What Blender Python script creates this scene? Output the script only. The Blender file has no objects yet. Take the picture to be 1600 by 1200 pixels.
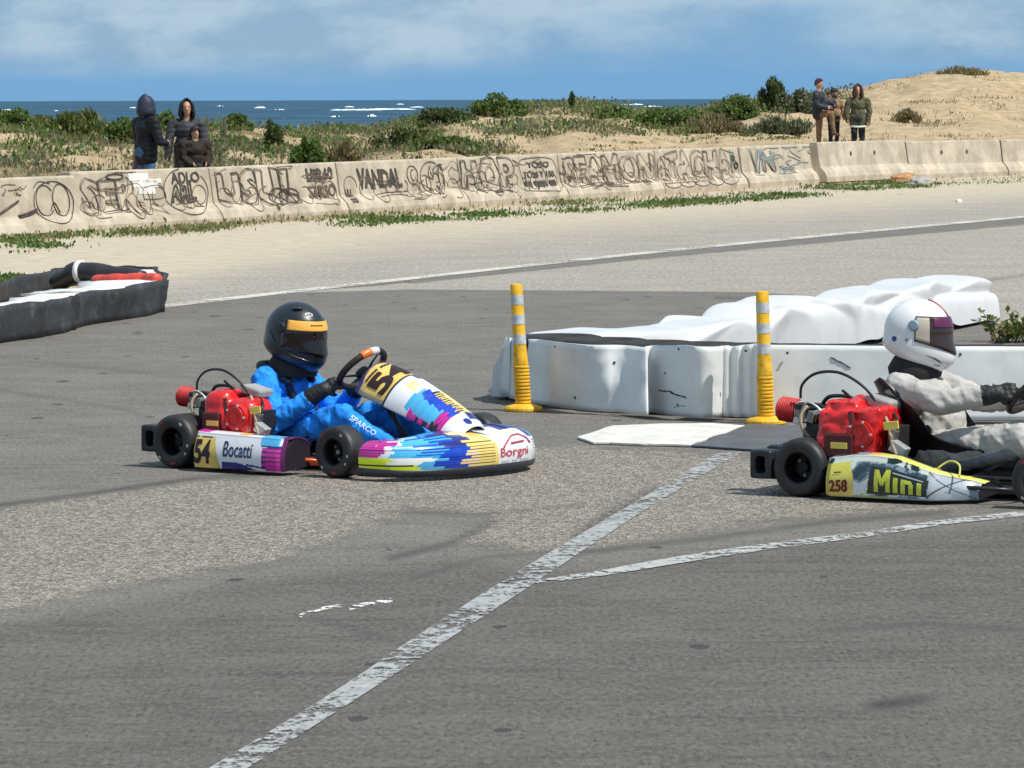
import bpy, bmesh, math, random
import numpy as np
from mathutils import Vector, Matrix, noise as mnoise

random.seed(7); rng = np.random.default_rng(7)
scene = bpy.context.scene
COL = scene.collection

# ------------------------------------------------------------------ camera
CAM_H = 1.9
LENS_PX = 7000.0            # focal length in pixels of the 1600 px wide photograph
PITCH = math.atan(445 / LENS_PX)
ROLL = math.radians(-0.18)
cam_data = bpy.data.cameras.new('camera')
cam = bpy.data.objects.new('camera', cam_data)
COL.objects.link(cam)
cam_data.sensor_width = 36.0
cam_data.lens = 36.0 * LENS_PX / 1600.0
cam_data.clip_start = 0.5
cam_data.clip_end = 60000
CAM_R = (Matrix.Rotation(math.pi / 2 - PITCH, 3, 'X') @ Matrix.Rotation(ROLL, 3, 'Z'))
cam.matrix_world = Matrix.Translation((0, 0, CAM_H)) @ CAM_R.to_4x4()
scene.camera = cam

# ------------------------------------------------------------------ sun + sky
SUN_EL = math.radians(57); SUN_AZ = math.radians(-32)      # azimuth from +X, towards the camera side
sun_vec = Vector((math.cos(SUN_EL) * math.cos(SUN_AZ), math.cos(SUN_EL) * math.sin(SUN_AZ), math.sin(SUN_EL)))
sd = bpy.data.lights.new('sun', 'SUN'); sd.energy = 4.8; sd.angle = math.radians(0.53); sd.color = (1.0, 0.955, 0.88)
so = bpy.data.objects.new('sun', sd); COL.objects.link(so)
so.rotation_euler = sun_vec.to_track_quat('Z', 'Y').to_euler(); so.location = sun_vec * 60

scene.view_settings.view_transform = 'Standard'
scene.view_settings.look = 'None'
scene.view_settings.exposure = 0.0
scene.view_settings.gamma = 1.0
scene.view_settings.use_curve_mapping = False


class NT:
    """tiny node-tree helper"""
    def __init__(s, tree):
        s.t = tree; s.n = tree.nodes; s.l = tree.links
    def new(s, typ, ins=None, **kw):
        nd = s.n.new(typ)
        for k, v in kw.items():
            setattr(nd, k, v)
        for k, v in (ins or {}).items():
            s.put(nd.inputs[k], v)
        return nd
    def put(s, sock, v):
        if isinstance(v, bpy.types.NodeSocket):
            s.l.new(v, sock)
        elif isinstance(v, bpy.types.Node):
            s.l.new(v.outputs[0], sock)
        else:
            if isinstance(v, (tuple, list)) and len(v) == 3 and sock.type == 'RGBA':
                v = (*v, 1)
            sock.default_value = v
    def math(s, op, a, b=0.0, clamp=False):
        return s.new('ShaderNodeMath', {0: a, 1: b}, operation=op, use_clamp=clamp).outputs[0]
    def mix(s, f, a, b, blend='MIX'):
        nd = s.n.new('ShaderNodeMix'); nd.data_type = 'RGBA'; nd.blend_type = blend
        s.put(nd.inputs[0], f); s.put(nd.inputs[6], a); s.put(nd.inputs[7], b)
        return nd.outputs[2]
    def ramp(s, f, lo, hi):
        return s.new('ShaderNodeMapRange', {0: f, 1: lo, 2: hi, 3: 0.0, 4: 1.0}, interpolation_type='SMOOTHSTEP').outputs[0]
    def noise(s, vec, scale, detail=3.0, rough=0.55, dist=0.0):
        ins = {'Scale': scale, 'Detail': detail, 'Roughness': rough, 'Distortion': dist}
        if vec is not None: ins['Vector'] = vec
        return s.new('ShaderNodeTexNoise', ins).outputs[0]
    def voronoi(s, vec, scale, feature='F1', out=0, rand=1.0):
        nd = s.new('ShaderNodeTexVoronoi', {'Scale': scale, 'Randomness': rand}, feature=feature)
        if vec is not None: s.put(nd.inputs['Vector'], vec)
        return nd.outputs[out]
    def mapping(s, vec, scale=(1, 1, 1), rot=(0, 0, 0), loc=(0, 0, 0)):
        return s.new('ShaderNodeMapping', {'Vector': vec, 'Scale': scale, 'Rotation': rot, 'Location': loc}).outputs[0]


world = bpy.data.worlds.new('World'); scene.world = world; world.use_nodes = True
w = NT(world.node_tree); w.n.clear()
gen = w.new('ShaderNodeTexCoord').outputs['Generated']
sep = w.new('ShaderNodeSeparateXYZ', {0: gen})
zpos = w.math('MAXIMUM', sep.outputs[2], 0.0)
lift = w.math('ADD', w.math('MULTIPLY', zpos, 0.72), 0.28)
skyvec = w.new('ShaderNodeVectorMath', {0: w.new('ShaderNodeCombineXYZ', {0: sep.outputs[0], 1: sep.outputs[1], 2: lift}).outputs[0]}, operation='NORMALIZE').outputs[0]
sky = w.new('ShaderNodeTexSky', {'Vector': skyvec}, sky_type='NISHITA', sun_disc=False, sun_elevation=SUN_EL,
            sun_rotation=math.atan2(sun_vec.x, sun_vec.y), altitude=0.0, air_density=1.0, dust_density=0.4, ozone_density=2.0).outputs[0]
sky = w.mix(1.0, sky, (1.10, 1.48, 1.52), 'MULTIPLY')
# cloud deck: bank low above the horizon, broken higher up
cv = w.mapping(gen, scale=(30, 30, 75))
n1 = w.noise(cv, 1.0, 6.0, 0.58, 0.1)
n2 = w.noise(w.mapping(gen, scale=(11, 11, 42), loc=(3, 1, 2)), 1.0, 4.0, 0.5, 0.2)
base = w.ramp(w.math('ADD', zpos, w.math('MULTIPLY', w.math('SUBTRACT', n2, 0.5), 0.012)), 0.003, 0.0125)
cover = w.math('MULTIPLY', base, w.ramp(n2, 0.12, 0.45))
cover = w.math('MULTIPLY', cover, 0.85)
cloudcol = w.mix(w.ramp(n1, 0.38, 0.62), (3.3, 4.9, 6.5), (5.2, 6.7, 7.8))
skyc = w.mix(cover, sky, cloudcol)
bg = w.new('ShaderNodeBackground', {'Color': skyc, 'Strength': 0.094})
w.l.new(bg.outputs[0], w.new('ShaderNodeOutputWorld').inputs[0])


# ------------------------------------------------------------------ helpers
_Rn = np.array(CAM_R)
def ray(px, py):
    return _Rn @ np.array([(px - 800) / LENS_PX, (600 - py) / LENS_PX, -1.0])
def W(px, py, z=0.0):
    """world point of height z that the photograph shows at (px, py)"""
    d = ray(px, py); t = (z - CAM_H) / d[2]
    return Vector((d[0] * t, d[1] * t, z))
def WD(px, py, depth):
    d = ray(px, py); t = depth / d[1]
    return Vector((d[0] * t, depth, CAM_H + d[2] * t))
def proj(P):
    P = np.asarray(P, float) - np.array([0, 0, CAM_H])
    q = P @ _Rn
    return 800 + LENS_PX * q[..., 0] / -q[..., 2], 600 - LENS_PX * q[..., 1] / -q[..., 2]

def lin(c):
    c = c / 255.0
    return c / 12.92 if c <= 0.04045 else ((c + 0.055) / 1.055) ** 2.4
def S(r, g, b, k=1.0):
    return (lin(r) * k, lin(g) * k, lin(b) * k)

MATS = {}
def mat(name, col=(0.5, 0.5, 0.5), rough=0.6, metal=0.0, var=0.12, vscale=9.0, bump=0.0, bscale=40.0, spec=0.5, coat=0.0,
        attr=None, dirt=0.0, dirtcol=(0.12, 0.1, 0.08), trans=0.0, alpha=None):
    if name in MATS: return MATS[name]
    m = bpy.data.materials.new(name); m.use_nodes = True
    t = NT(m.node_tree); t.n.clear()
    oc = t.new('ShaderNodeTexCoord').outputs['Object']
    c = t.new('ShaderNodeAttribute', attribute_name=attr).outputs[0] if attr else (*col, 1)
    nz = t.noise(oc, vscale, 4.0, 0.6)
    if var > 0:
        dark = t.new('ShaderNodeHueSaturation', {'Value': 1 - var, 'Color': c}).outputs[0]
        lite = t.new('ShaderNodeHueSaturation', {'Value': 1 + var * 0.7, 'Color': c}).outputs[0]
        c = t.mix(t.ramp(nz, 0.3, 0.7), dark, lite)
    r = rough
    if dirt > 0:
        dn = t.ramp(t.noise(oc, vscale * 1.7, 6.0, 0.7), 0.5, 0.78)
        c = t.mix(t.math('MULTIPLY', dn, dirt), c, dirtcol)
        r = t.math('ADD', rough, t.math('MULTIPLY', dn, 0.25 * dirt), clamp=True)
    b = t.new('ShaderNodeBsdfPrincipled', {'Base Color': c, 'Roughness': r, 'Metallic': metal, 'Specular IOR Level': spec, 'Coat Weight': coat, 'Coat Roughness': 0.12})
    if trans: b.inputs['Transmission Weight'].default_value = trans
    if alpha is not None: b.inputs['Alpha'].default_value = alpha
    if bump > 0:
        bn = t.new('ShaderNodeBump', {'Strength': bump, 'Distance': 0.01, 'Height': t.noise(oc, bscale, 5.0, 0.6)})
        t.put(b.inputs['Normal'], bn.outputs[0])
    t.l.new(b.outputs[0], t.new('ShaderNodeOutputMaterial').inputs[0])
    MATS[name] = m
    return m

def props(o, label=None, cat=None, group=None, kind=None):
    for k, v in (('label', label), ('category', cat), ('group', group), ('kind', kind)):
        if v: o[k] = v
    return o
def link(o, parent=None):
    COL.objects.link(o)
    if parent is not None: o.parent = parent
    return o
def empty(name, loc=(0, 0, 0), rz=0.0, label=None, cat=None, group=None):
    o = bpy.data.objects.new(name, None); COL.objects.link(o); o.empty_display_size = 0.1
    o.location = loc; o.rotation_euler = (0, 0, rz)
    return props(o, label, cat, group)
def meshobj(name, verts, faces, m, parent=None, smooth=False, cols=None, fmats=None):
    me = bpy.data.meshes.new(name)
    me.from_pydata([tuple(v) for v in verts], [], faces)
    for mm in (m if isinstance(m, (list, tuple)) else [m]):
        me.materials.append(mm)
    if fmats is not None: me.polygons.foreach_set('material_index', np.asarray(fmats, np.int32))
    if smooth: me.polygons.foreach_set('use_smooth', np.ones(len(me.polygons), bool))
    if cols is not None:
        a = me.color_attributes.new('paint', 'FLOAT_COLOR', 'POINT')
        cc = np.ones((len(verts), 4), np.float32); cc[:, :3] = np.asarray(cols, np.float32)
        a.data.foreach_set('color', cc.ravel())
    me.update()
    return link(bpy.data.objects.new(name, me), parent)

class MB:
    """collects simple shapes into one mesh"""
    def __init__(s): s.v = []; s.f = []; s.fm = []
    def add(s, v, f, mi=0):
        k = len(s.v); s.v += [Vector(p) for p in v]; s.f += [tuple(i + k for i in q) for q in f]; s.fm += [mi] * len(f)
        return s
    def box(s, c, size, rot=None, mi=0, taper=1.0):
        x, y, z = (d / 2 for d in size); c = Vector(c)
        v = [Vector((sx * x * (taper if sz > 0 else 1), sy * y * (taper if sz > 0 else 1), sz * z)) for sz in (-1, 1) for sy in (-1, 1) for sx in (-1, 1)]
        if rot is not None: v = [rot @ p for p in v]
        return s.add([c + p for p in v], [(0, 2, 3, 1), (4, 5, 7, 6), (0, 1, 5, 4), (2, 6, 7, 3), (0, 4, 6, 2), (1, 3, 7, 5)], mi)
    def tube(s, pts, r, seg=8, mi=0, caps=True, flat=1.0):
        pts = [Vector(p) for p in pts]; n = len(pts)
        rs = r if isinstance(r, (list, tuple)) else [r] * n
        rings = []; ref = Vector((0, 0, 1))
        d0 = (pts[1] - pts[0]).normalized()
        if abs(d0.dot(ref)) > 0.9: ref = Vector((0, 1, 0))
        a = d0.cross(ref).normalized()
        for i in range(n):
            d = (pts[min(i + 1, n - 1)] - pts[max(i - 1, 0)]).normalized()
            a = (a - d * a.dot(d)).normalized(); b = d.cross(a)
            rings.append([pts[i] + (a * math.cos(t) + b * math.sin(t) * flat) * rs[i] for t in (2 * math.pi * j / seg for j in range(seg))])
        v = [p for rg in rings for p in rg]; f = []
        for i in range(n - 1):
            for j in range(seg):
                f.append((i * seg + j, i * seg + (j + 1) % seg, (i + 1) * seg + (j + 1) % seg, (i + 1) * seg + j))
        if caps: f += [tuple(range(seg - 1, -1, -1)), tuple((n - 1) * seg + j for j in range(seg))]
        return s.add(v, f, mi)
    def lathe(s, prof, origin, axis, seg=24, mi=0, closed=False):
        """prof: list of (radius, offset along axis)"""
        ax = Vector(axis).normalized(); ref = Vector((0, 0, 1)) if abs(ax.z) < 0.9 else Vector((1, 0, 0))
        a = ax.cross(ref).normalized(); b = ax.cross(a); o = Vector(origin)
        v = [o + ax * h + (a * math.cos(t) + b * math.sin(t)) * r for r, h in prof for t in (2 * math.pi * j / seg for j in range(seg))]
        n = len(prof); f = []
        for i in range(n - 1 + (1 if closed else 0)):
            k = (i + 1) % n
            for j in range(seg): f.append((i * seg + j, i * seg + (j + 1) % seg, k * seg + (j + 1) % seg, k * seg + j))
        return s.add(v, f, mi)
    def prism(s, poly, z0, z1, mi=0):
        n = len(poly)
        v = [(p[0], p[1], z0) for p in poly] + [(p[0], p[1], z1) for p in poly]
        f = [tuple(range(n - 1, -1, -1)), tuple(range(n, 2 * n))] + [(i, (i + 1) % n, n + (i + 1) % n, n + i) for i in range(n)]
        return s.add(v, f, mi)
    def build(s, name, m, parent=None, smooth=False, bevel=0.0, autosmooth=False):
        o = meshobj(name, s.v, s.f, m, parent, smooth, fmats=s.fm)
        if bevel > 0:
            bv = o.modifiers.new('bevel', 'BEVEL'); bv.width = bevel; bv.segments = 2; bv.limit_method = 'ANGLE'; bv.angle_limit = math.radians(40)
        if autosmooth:
            o.data.polygons.foreach_set('use_smooth', np.ones(len(o.data.polygons), bool))
            es = o.modifiers.new('split', 'EDGE_SPLIT'); es.split_angle = math.radians(38)
        return o

def grid_faces(nu, nv, wrap=False):
    return [(i * nv + j, (i + 1) * nv + j, (i + 1) * nv + (j + 1) % nv, i * nv + (j + 1) % nv) for i in range(nu - 1) for j in range(nv if wrap else nv - 1)]

def curve_pts(pts, n):
    """Catmull-Rom through pts, n samples"""
    P = [Vector(p) for p in pts]; m = len(P) - 1; out = []
    for k in range(n):
        x = k / (n - 1) * m; i = min(int(x), m - 1); t = x - i
        p0, p1, p2, p3 = P[max(i - 1, 0)], P[i], P[i + 1], P[min(i + 2, m)]
        out.append(0.5 * ((2 * p1) + (p2 - p0) * t + (2 * p0 - 5 * p1 + 4 * p2 - p3) * t * t + (3 * p1 - p0 - 3 * p2 + p3) * t ** 3))
    return out

def text2d(body, offset=0.0, outline=0.0, space=1.0, shear=0.0):
    """flat letters: returns (verts Nx3, faces) normalised to height 1, starting at x=0"""
    cu = bpy.data.curves.new('lettering', 'FONT'); cu.body = body; cu.offset = offset; cu.space_character = space; cu.shear = shear
    cu.resolution_u = 3
    if outline: cu.fill_mode = 'NONE'; cu.bevel_depth = outline; cu.bevel_resolution = 0
    o = bpy.data.objects.new('lettering', cu); COL.objects.link(o)
    dg = bpy.context.evaluated_depsgraph_get(); me = bpy.data.meshes.new_from_object(o.evaluated_get(dg))
    if not outline:      # fine triangles so that letters can follow curved panels
        bm = bmesh.new(); bm.from_mesh(me); bmesh.ops.triangulate(bm, faces=bm.faces[:])
        for _ in range(4):
            lg = [e for e in bm.edges if e.calc_length() > 0.16]
            if not lg: break
            bmesh.ops.subdivide_edges(bm, edges=lg, cuts=1); bmesh.ops.triangulate(bm, faces=[q for q in bm.faces if len(q.verts) > 3])
        bm.to_mesh(me); bm.free()
    v = np.array([tuple(x.co) for x in me.vertices]); f = [tuple(p.vertices) for p in me.polygons]
    bpy.data.objects.remove(o); bpy.data.curves.remove(cu); bpy.data.meshes.remove(me)
    mn = v.min(0); mx = v.max(0); h = mx[1] - mn[1]
    v[:, 0] = (v[:, 0] - mn[0]) / (mx[0] - mn[0]); v[:, 1] = (v[:, 1] - mn[1]) / h; v[:, 2] = v[:, 2] / h
    return v, f
def lettering(name, body, place, m, parent, offset=0.0, outline=0.0, shear=0.0):
    """place(x in 0..1, y in 0..1, zraw) -> point on the carrying surface"""
    v, f = text2d(body, offset, outline, shear=shear)
    return meshobj(name, [place(*p) for p in v], f, m, parent)

def remesh(verts, faces, voxel, smooth_it=2):
    me = bpy.data.meshes.new('tmp'); me.from_pydata(verts, [], faces); o = bpy.data.objects.new('tmp', me); COL.objects.link(o)
    md = o.modifiers.new('r', 'REMESH'); md.mode = 'VOXEL'; md.voxel_size = voxel
    dg = bpy.context.evaluated_depsgraph_get(); out = bpy.data.meshes.new_from_object(o.evaluated_get(dg))
    bpy.data.objects.remove(o); bpy.data.meshes.remove(me)
    bm = bmesh.new(); bm.from_mesh(out)
    for _ in range(smooth_it): bmesh.ops.smooth_vert(bm, verts=bm.verts, factor=0.5, use_axis_x=True, use_axis_y=True, use_axis_z=True)
    bm.to_mesh(out); bm.free()
    return out

def fbm(x, y, z=0.0, o=4):
    return mnoise.fractal(Vector((x, y, z)), 0.9, 2.0, o)
def smooth01(t):
    t = min(1.0, max(0.0, t)); return t * t * (3 - 2 * t)
# ------------------------------------------------------------------ terrain
JOINTS_PX = [(-330, 391), (133, 363), (350, 350), (547, 336), (735, 323), (890, 312), (1040, 302), (1170, 293), (1305, 284), (1440, 277), (1585, 272), (1740, 267.5)]
JOINTS = [W(*p) for p in JOINTS_PX]
jx = np.array([p.x for p in JOINTS]); jy = np.array([p.y for p in JOINTS])
def y_barrier(x):
    if x > jx[-1]: return jy[-1] + (x - jx[-1]) * 1.5
    if x < jx[0]: return max(20.0, jy[0] + (x - jx[0]) * 1.6)
    return float(np.interp(x, jx, jy))
crest_px = np.array([-900, -200, 0, 100, 200, 300, 400, 500, 560, 600, 650, 700, 780, 850, 900, 950, 1000, 1040, 1100, 1150, 1200, 1280, 1330, 1400, 1450, 1500, 1560, 1600, 1800, 2400], float)
crest_py = np.array([196, 200, 200, 203, 203, 200, 202, 205, 208, 205, 194, 184, 176, 170, 164, 168, 178, 182, 174, 165, 158, 150, 140, 124, 114, 109, 113, 118, 132, 150], float)
def terrain(x, y):
    yb = y_barrier(x) + 0.55
    if y < yb: return -0.012 - 0.006 * (y < yb - 6)
    px = 800 + LENS_PX * x / y
    yc = yb + 58
    zc = CAM_H - (np.interp(px, crest_px, crest_py) - 155 - (px - 800) * -0.0031) / LENS_PX * yc
    zb = 0.17 + 0.5 * smooth01((px - 400) / 900.0)
    t = (y - yb) / 58
    if t < 1:
        s = 0.45 * t + 0.55 * smooth01(t)
        z = zb * smooth01((y - yb) / 1.2) + (zc - zb) * s
        amp = 0.10 + 0.16 * smooth01(t * 2.5)
        fade = smooth01((y - yb) / 5) * (1 - 0.6 * smooth01((t - 0.75) / 0.25))
        z += fade * amp * (fbm(x * 0.35, y * 0.14, 1.3) + 0.5 * fbm(x * 1.1, y * 0.5, 7.0, 3))
    else:
        z = zc - (zc + 6.0) * smooth01((t - 1) * 58 / 90) + 0.06 * fbm(x * 0.5, y * 0.2, 3.0)
    return z

def axis(core0, core1, step, far0, far1, grow=1.35):
    a = list(np.arange(core0, core1 + 1e-6, step)); s = step
    lo = []; c = core0
    while c > far0: s *= grow; c -= s; lo.append(max(c, far0))
    hi = []; c = a[-1]; s = step
    while c < far1: s *= grow; c += s; hi.append(min(c, far1))
    return lo[::-1] + a + hi
gx = axis(-14, 24, 0.22, -9000, 9000); gy = axis(56, 190, 0.5, -6000, 330)
gv = [(x, y, terrain(x, y) if -200 < x < 250 else (terrain(math.copysign(200, x), min(y, 329)) if y > 0 else -0.018)) for x in gx for y in gy]

def sand_material():
    m = bpy.data.materials.new('dune_sand'); m.use_nodes = True; t = NT(m.node_tree); t.n.clear()
    oc = t.new('ShaderNodeTexCoord').outputs['Object']
    big = t.noise(t.mapping(oc, scale=(0.55, 0.2, 0.5)), 1.0, 5, 0.6, 0.4)
    mid = t.noise(oc, 2.2, 6, 0.65)
    fine = t.noise(oc, 90, 3, 0.6)
    c = t.mix(t.ramp(mid, 0.3, 0.72), (0.36, 0.265, 0.155), (0.56, 0.43, 0.27))
    c = t.mix(t.math('MULTIPLY', t.ramp(fine, 0.45, 0.75), 0.25), c, (0.27, 0.2, 0.12))
    # dry creeping ground cover
    veg = t.ramp(t.math('ADD', big, t.math('MULTIPLY', t.math('SUBTRACT', mid, 0.5), 0.55)), 0.5, 0.6)
    at = t.new('ShaderNodeAttribute', attribute_name='veg').outputs['Fac']
    veg = t.math('MULTIPLY', veg, at, clamp=True)
    vc = t.mix(t.ramp(t.noise(oc, 5.0, 4, 0.7), 0.35, 0.65), (0.10, 0.085, 0.04), (0.21, 0.165, 0.085))
    c = t.mix(t.math('MULTIPLY', veg, 0.75), c, vc)
    bn = t.new('ShaderNodeBump', {'Strength': 0.9, 'Distance': 0.12, 'Height': t.math('ADD', mid, t.math('MULTIPLY', fine, 0.12))})
    b = t.new('ShaderNodeBsdfPrincipled', {'Base Color': c, 'Roughness': 0.95, 'Specular IOR Level': 0.15, 'Normal': bn.outputs[0]})
    t.l.new(b.outputs[0], t.new('ShaderNodeOutputMaterial').inputs[0])
    return m
M_SAND = sand_material()
ground = props(meshobj('ground', gv, grid_faces(len(gx), len(gy)), M_SAND, smooth=True), kind='structure')
# where creeping plants grow: the dune belt left of the bare sand hill
va = ground.data.attributes.new('veg', 'FLOAT', 'POINT')
G = np.array(gv); gpx = 800 + LENS_PX * G[:, 0] / np.maximum(G[:, 1], 1)
ybv = np.array([y_barrier(x) for x in G[:, 0]]); tt = (G[:, 1] - ybv) / 58
cut = np.interp(gpx, [-500, 100, 380, 560, 800, 1050, 1250, 1330, 1500, 1800], [0.10, 0.14, 0.14, 0.18, 0.30, 0.42, 0.45, 0.72, 0.97, 0.9])
va.data.foreach_set('value', np.clip((tt - cut) / 0.10, 0, 1.0).astype(np.float32) * (0.75 + 0.25 * (gpx < 900)))

# ------------------------------------------------------------------ sea
def sea_material():
    m = bpy.data.materials.new('sea_water'); m.use_nodes = True; t = NT(m.node_tree); t.n.clear()
    oc = t.new('ShaderNodeTexCoord').outputs['Object']
    a = t.noise(t.mapping(oc, scale=(0.035, 0.012, 1)), 1.0, 6, 0.65, 0.2)
    b2 = t.noise(t.mapping(oc, scale=(0.006, 0.0016, 1)), 1.0, 4, 0.6)
    c = t.mix(t.ramp(a, 0.35, 0.68), (0.006, 0.035, 0.075), (0.022, 0.10, 0.165))
    c = t.mix(t.math('MULTIPLY', t.ramp(b2, 0.4, 0.7), 0.5), c, (0.02, 0.085, 0.15))
    cap = t.math('MULTIPLY', t.ramp(t.noise(t.mapping(oc, scale=(0.06, 0.02, 1), loc=(5, 2, 0)), 1.0, 5, 0.7), 0.70, 0.745), 0.8)
    c = t.mix(cap, c, (0.62, 0.68, 0.72))
    bn = t.new('ShaderNodeBump', {'Strength': 1.0, 'Distance': 1.4, 'Height': t.noise(t.mapping(oc, scale=(0.12, 0.05, 1)), 1.0, 6, 0.7)})
    b = t.new('ShaderNodeBsdfPrincipled', {'Base Color': c, 'Roughness': 0.55, 'Specular IOR Level': 0.22, 'Normal': bn.outputs[0]})
    t.l.new(b.outputs[0], t.new('ShaderNodeOutputMaterial').inputs[0])
    return m
SEA_Z = -3.0
M_SEA = sea_material()
sx = axis(-600, 600, 60, -26000, 26000, 1.5); sy = axis(230, 3200, 45, 200, 42000, 1.25)
props(meshobj('sea', [(x, y, SEA_Z + 0.5 * fbm(x * 0.01, y * 0.02, 5) * (y < 5000)) for x in sx for y in sy], grid_faces(len(sx), len(sy)), M_SEA, smooth=True), kind='structure')
# breaking crests: low ridges of white water far out
foam = MB()
def crest(px0, px1, py, h, th=18.0):
    n = max(6, int((px1 - px0) / 3)); rows = []
    d0 = (CAM_H - SEA_Z) * LENS_PX / max(py - 155.5, 2)
    for i in range(n):
        u = i / (n - 1); px = px0 + (px1 - px0) * u; d = d0 + 40 * fbm(u * 3, py, 2)
        hh = max(0.02, 0.6 * h * math.sin(math.pi * u) ** 0.6 * (0.5 + 0.9 * abs(fbm(u * 6 + px0, py * 0.3, 9))))
        x = (px - 800) / LENS_PX * d
        rows += [(x, d - th * hh, SEA_Z - 0.3), (x, d - 0.35 * th * hh, SEA_Z + 0.8 * hh), (x, d, SEA_Z + hh), (x, d + th * 0.8 * hh, SEA_Z - 0.3)]
    foam.add(rows, grid_faces(n, 4))
for a in ((515, 600, 172, 1.7), (560, 652, 171, 1.5), (540, 556, 167, 1.6), (640, 665, 168, 1.3), (515, 535, 183, 1.0), (575, 590, 181, 0.9), (398, 418, 168, 1.5), (430, 448, 171, 1.1),
          (968, 1008, 165, 2.2), (1000, 1040, 168, 1.2), (5, 20, 170, 1.2), (30, 40, 176, 0.7), (85, 95, 172, 0.8), (205, 215, 167, 1.2), (620, 634, 163, 1.6), (340, 352, 165, 1.3)):
    crest(*a)
props(foam.build('surf_foam', mat('foam', (0.78, 0.82, 0.85), 0.9, var=0.15, vscale=0.2), smooth=True), 'white water of waves breaking far out on the sea', 'surf', kind='stuff')

# ------------------------------------------------------------------ asphalt
def poly_sd(px, py, poly):
    """signed distance in photo pixels, positive inside (authoring aid for where the worn asphalt lies)"""
    P = np.array(poly, float); n = len(P); d = np.full(px.shape, 1e9); ins = np.zeros(px.shape, bool)
    for i in range(n):
        a = P[i]; b = P[(i + 1) % n]; e = b - a
        wx = px - a[0]; wy = (py - a[1])
        tt_ = np.clip((wx * e[0] + wy * e[1]) / (e @ e), 0, 1)
        d = np.minimum(d, np.hypot(wx - tt_ * e[0], (wy - tt_ * e[1]) * 2.2))
        c = ((a[1] > py) != (b[1] > py)) & (px < (b[0] - a[0]) * (py - a[1]) / (b[1] - a[1] + 1e-9) + a[0]); ins ^= c
    return np.where(ins, d, -d)
axs = np.array(axis(-5.5, 5.5, 0.035, -60, 60, 1.25))
rows = []; d = 9.0
while d < 62: rows.append(d); d *= 1.0055
rows = [-60, -20, -5, 0, 4, 6.5, 8] + rows
d = rows[-1]
while d < 118: d *= 1.008; rows.append(d)
ays = np.array(rows)
AX, AY = np.meshgrid(axs, ays, indexing='ij')
YB = np.interp(AX[:, 0], jx, jy, left=20, right=jy[-1] + 80)
EDGE = np.array([y_barrier(x) for x in axs]) - 1.6
AYc = np.minimum(AY, EDGE[:, None])
PT = np.stack([AX, AYc, np.zeros_like(AX)], -1)
PXp, PYp = proj(np.where(PT[..., 1:2] < 3, [[[0, 3.0, 0]]], PT))
gravel = [(-300, 842), (0, 790), (150, 770), (300, 748), (480, 736), (830, 694), (905, 692), (1075, 704), (1150, 703), (1260, 770), (1400, 782), (1560, 796), (1430, 800), (1250, 812), (1100, 832), (960, 852), (880, 868), (800, 862), (700, 845), (760, 806), (640, 798), (570, 830), (420, 884), (250, 905), (0, 960), (-300, 1010)]
pale = [(250, 472), (600, 446), (1000, 402), (1600, 350), (2600, 268), (2600, 640), (1600, 530), (1552, 500), (1400, 470), (1172, 456), (640, 452), (430, 458), (250, 482)]
wedge = [(700, 845), (840, 815), (900, 826), (830, 858), (745, 866)]
sdg = poly_sd(PXp, PYp, gravel); sdp = poly_sd(PXp, PYp, pale)
A_grav = np.clip(sdg / 75 + 0.42, 0, 1)
A_pale = np.clip(sdp / 12 + 0.5, 0, 1)
lx = np.array([-400, 250, 600, 1000, 1300, 1600, 2600.]); ly = np.array([550, 478, 440, 397, 368.5, 340, 248.])
above = np.interp(PXp, lx, ly) - PYp             # photo pixels beyond the far edge line
A_sand = np.clip(above / np.interp(PXp, [0, 300, 600, 1000, 1600], [40, 75, 105, 90, 62]), 0, 1)
A_strip = np.clip(1 - np.abs(above + np.interp(PXp, [600, 1600], [5, 8])) / 7, 0, 1) * (PXp > 640)
A_pale = np.maximum(A_pale, np.clip(above / 6, 0, 1)) * (1 - 0.85 * A_strip)
A_new = np.clip((PYp - np.interp(PXp, [-300, 0, 420, 700, 900, 1100, 1600], [1000, 950, 880, 850, 868, 838, 792])) / 50, 0, 1)
A_skid = np.zeros_like(PXp)
for pts, wpx, k in (([(-50, 797), (0, 789), (150, 770), (300, 748), (420, 740)], 4, 1.0), ([(610, 872), (700, 850), (770, 818)], 6, 0.9), ([(490, 965), (560, 985), (640, 1010)], 4, 0.7), ([(640, 905), (760, 870), (880, 862)], 4, 0.6), ([(905, 838), (960, 800), (1020, 768)], 10, 0.9),
                    ([(1370, 1102), (1400, 1098), (1440, 1092)], 9, 1.3), ([(0, 610), (200, 640), (330, 700)], 3, 0.5), ([(0, 560), (300, 590), (420, 640)], 3, 0.4), ([(880, 866), (1100, 842), (1300, 815), (1480, 800)], 5, 0.8), ([(1300, 985), (1450, 975), (1600, 985)], 5, 0.5), ([(600, 800), (760, 803), (900, 790)], 4, 0.5), ([(1120, 465), (1300, 470), (1600, 430)], 3, 0.6)):
    for a, b in zip(pts[:-1], pts[1:]):
        a = np.array(a, float); b = np.array(b, float); e_ = b - a
        t_ = np.clip(((PXp - a[0]) * e_[0] + (PYp - a[1]) * e_[1]) / (e_ @ e_), 0, 1)
        dd = np.hypot((PXp - a[0] - t_ * e_[0]) * 0.5, PYp - a[1] - t_ * e_[1]); A_skid = np.maximum(A_skid, k * np.clip(1.3 - dd / wpx, 0, 1))
me_faces = grid_faces(len(axs), len(ays))
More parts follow.
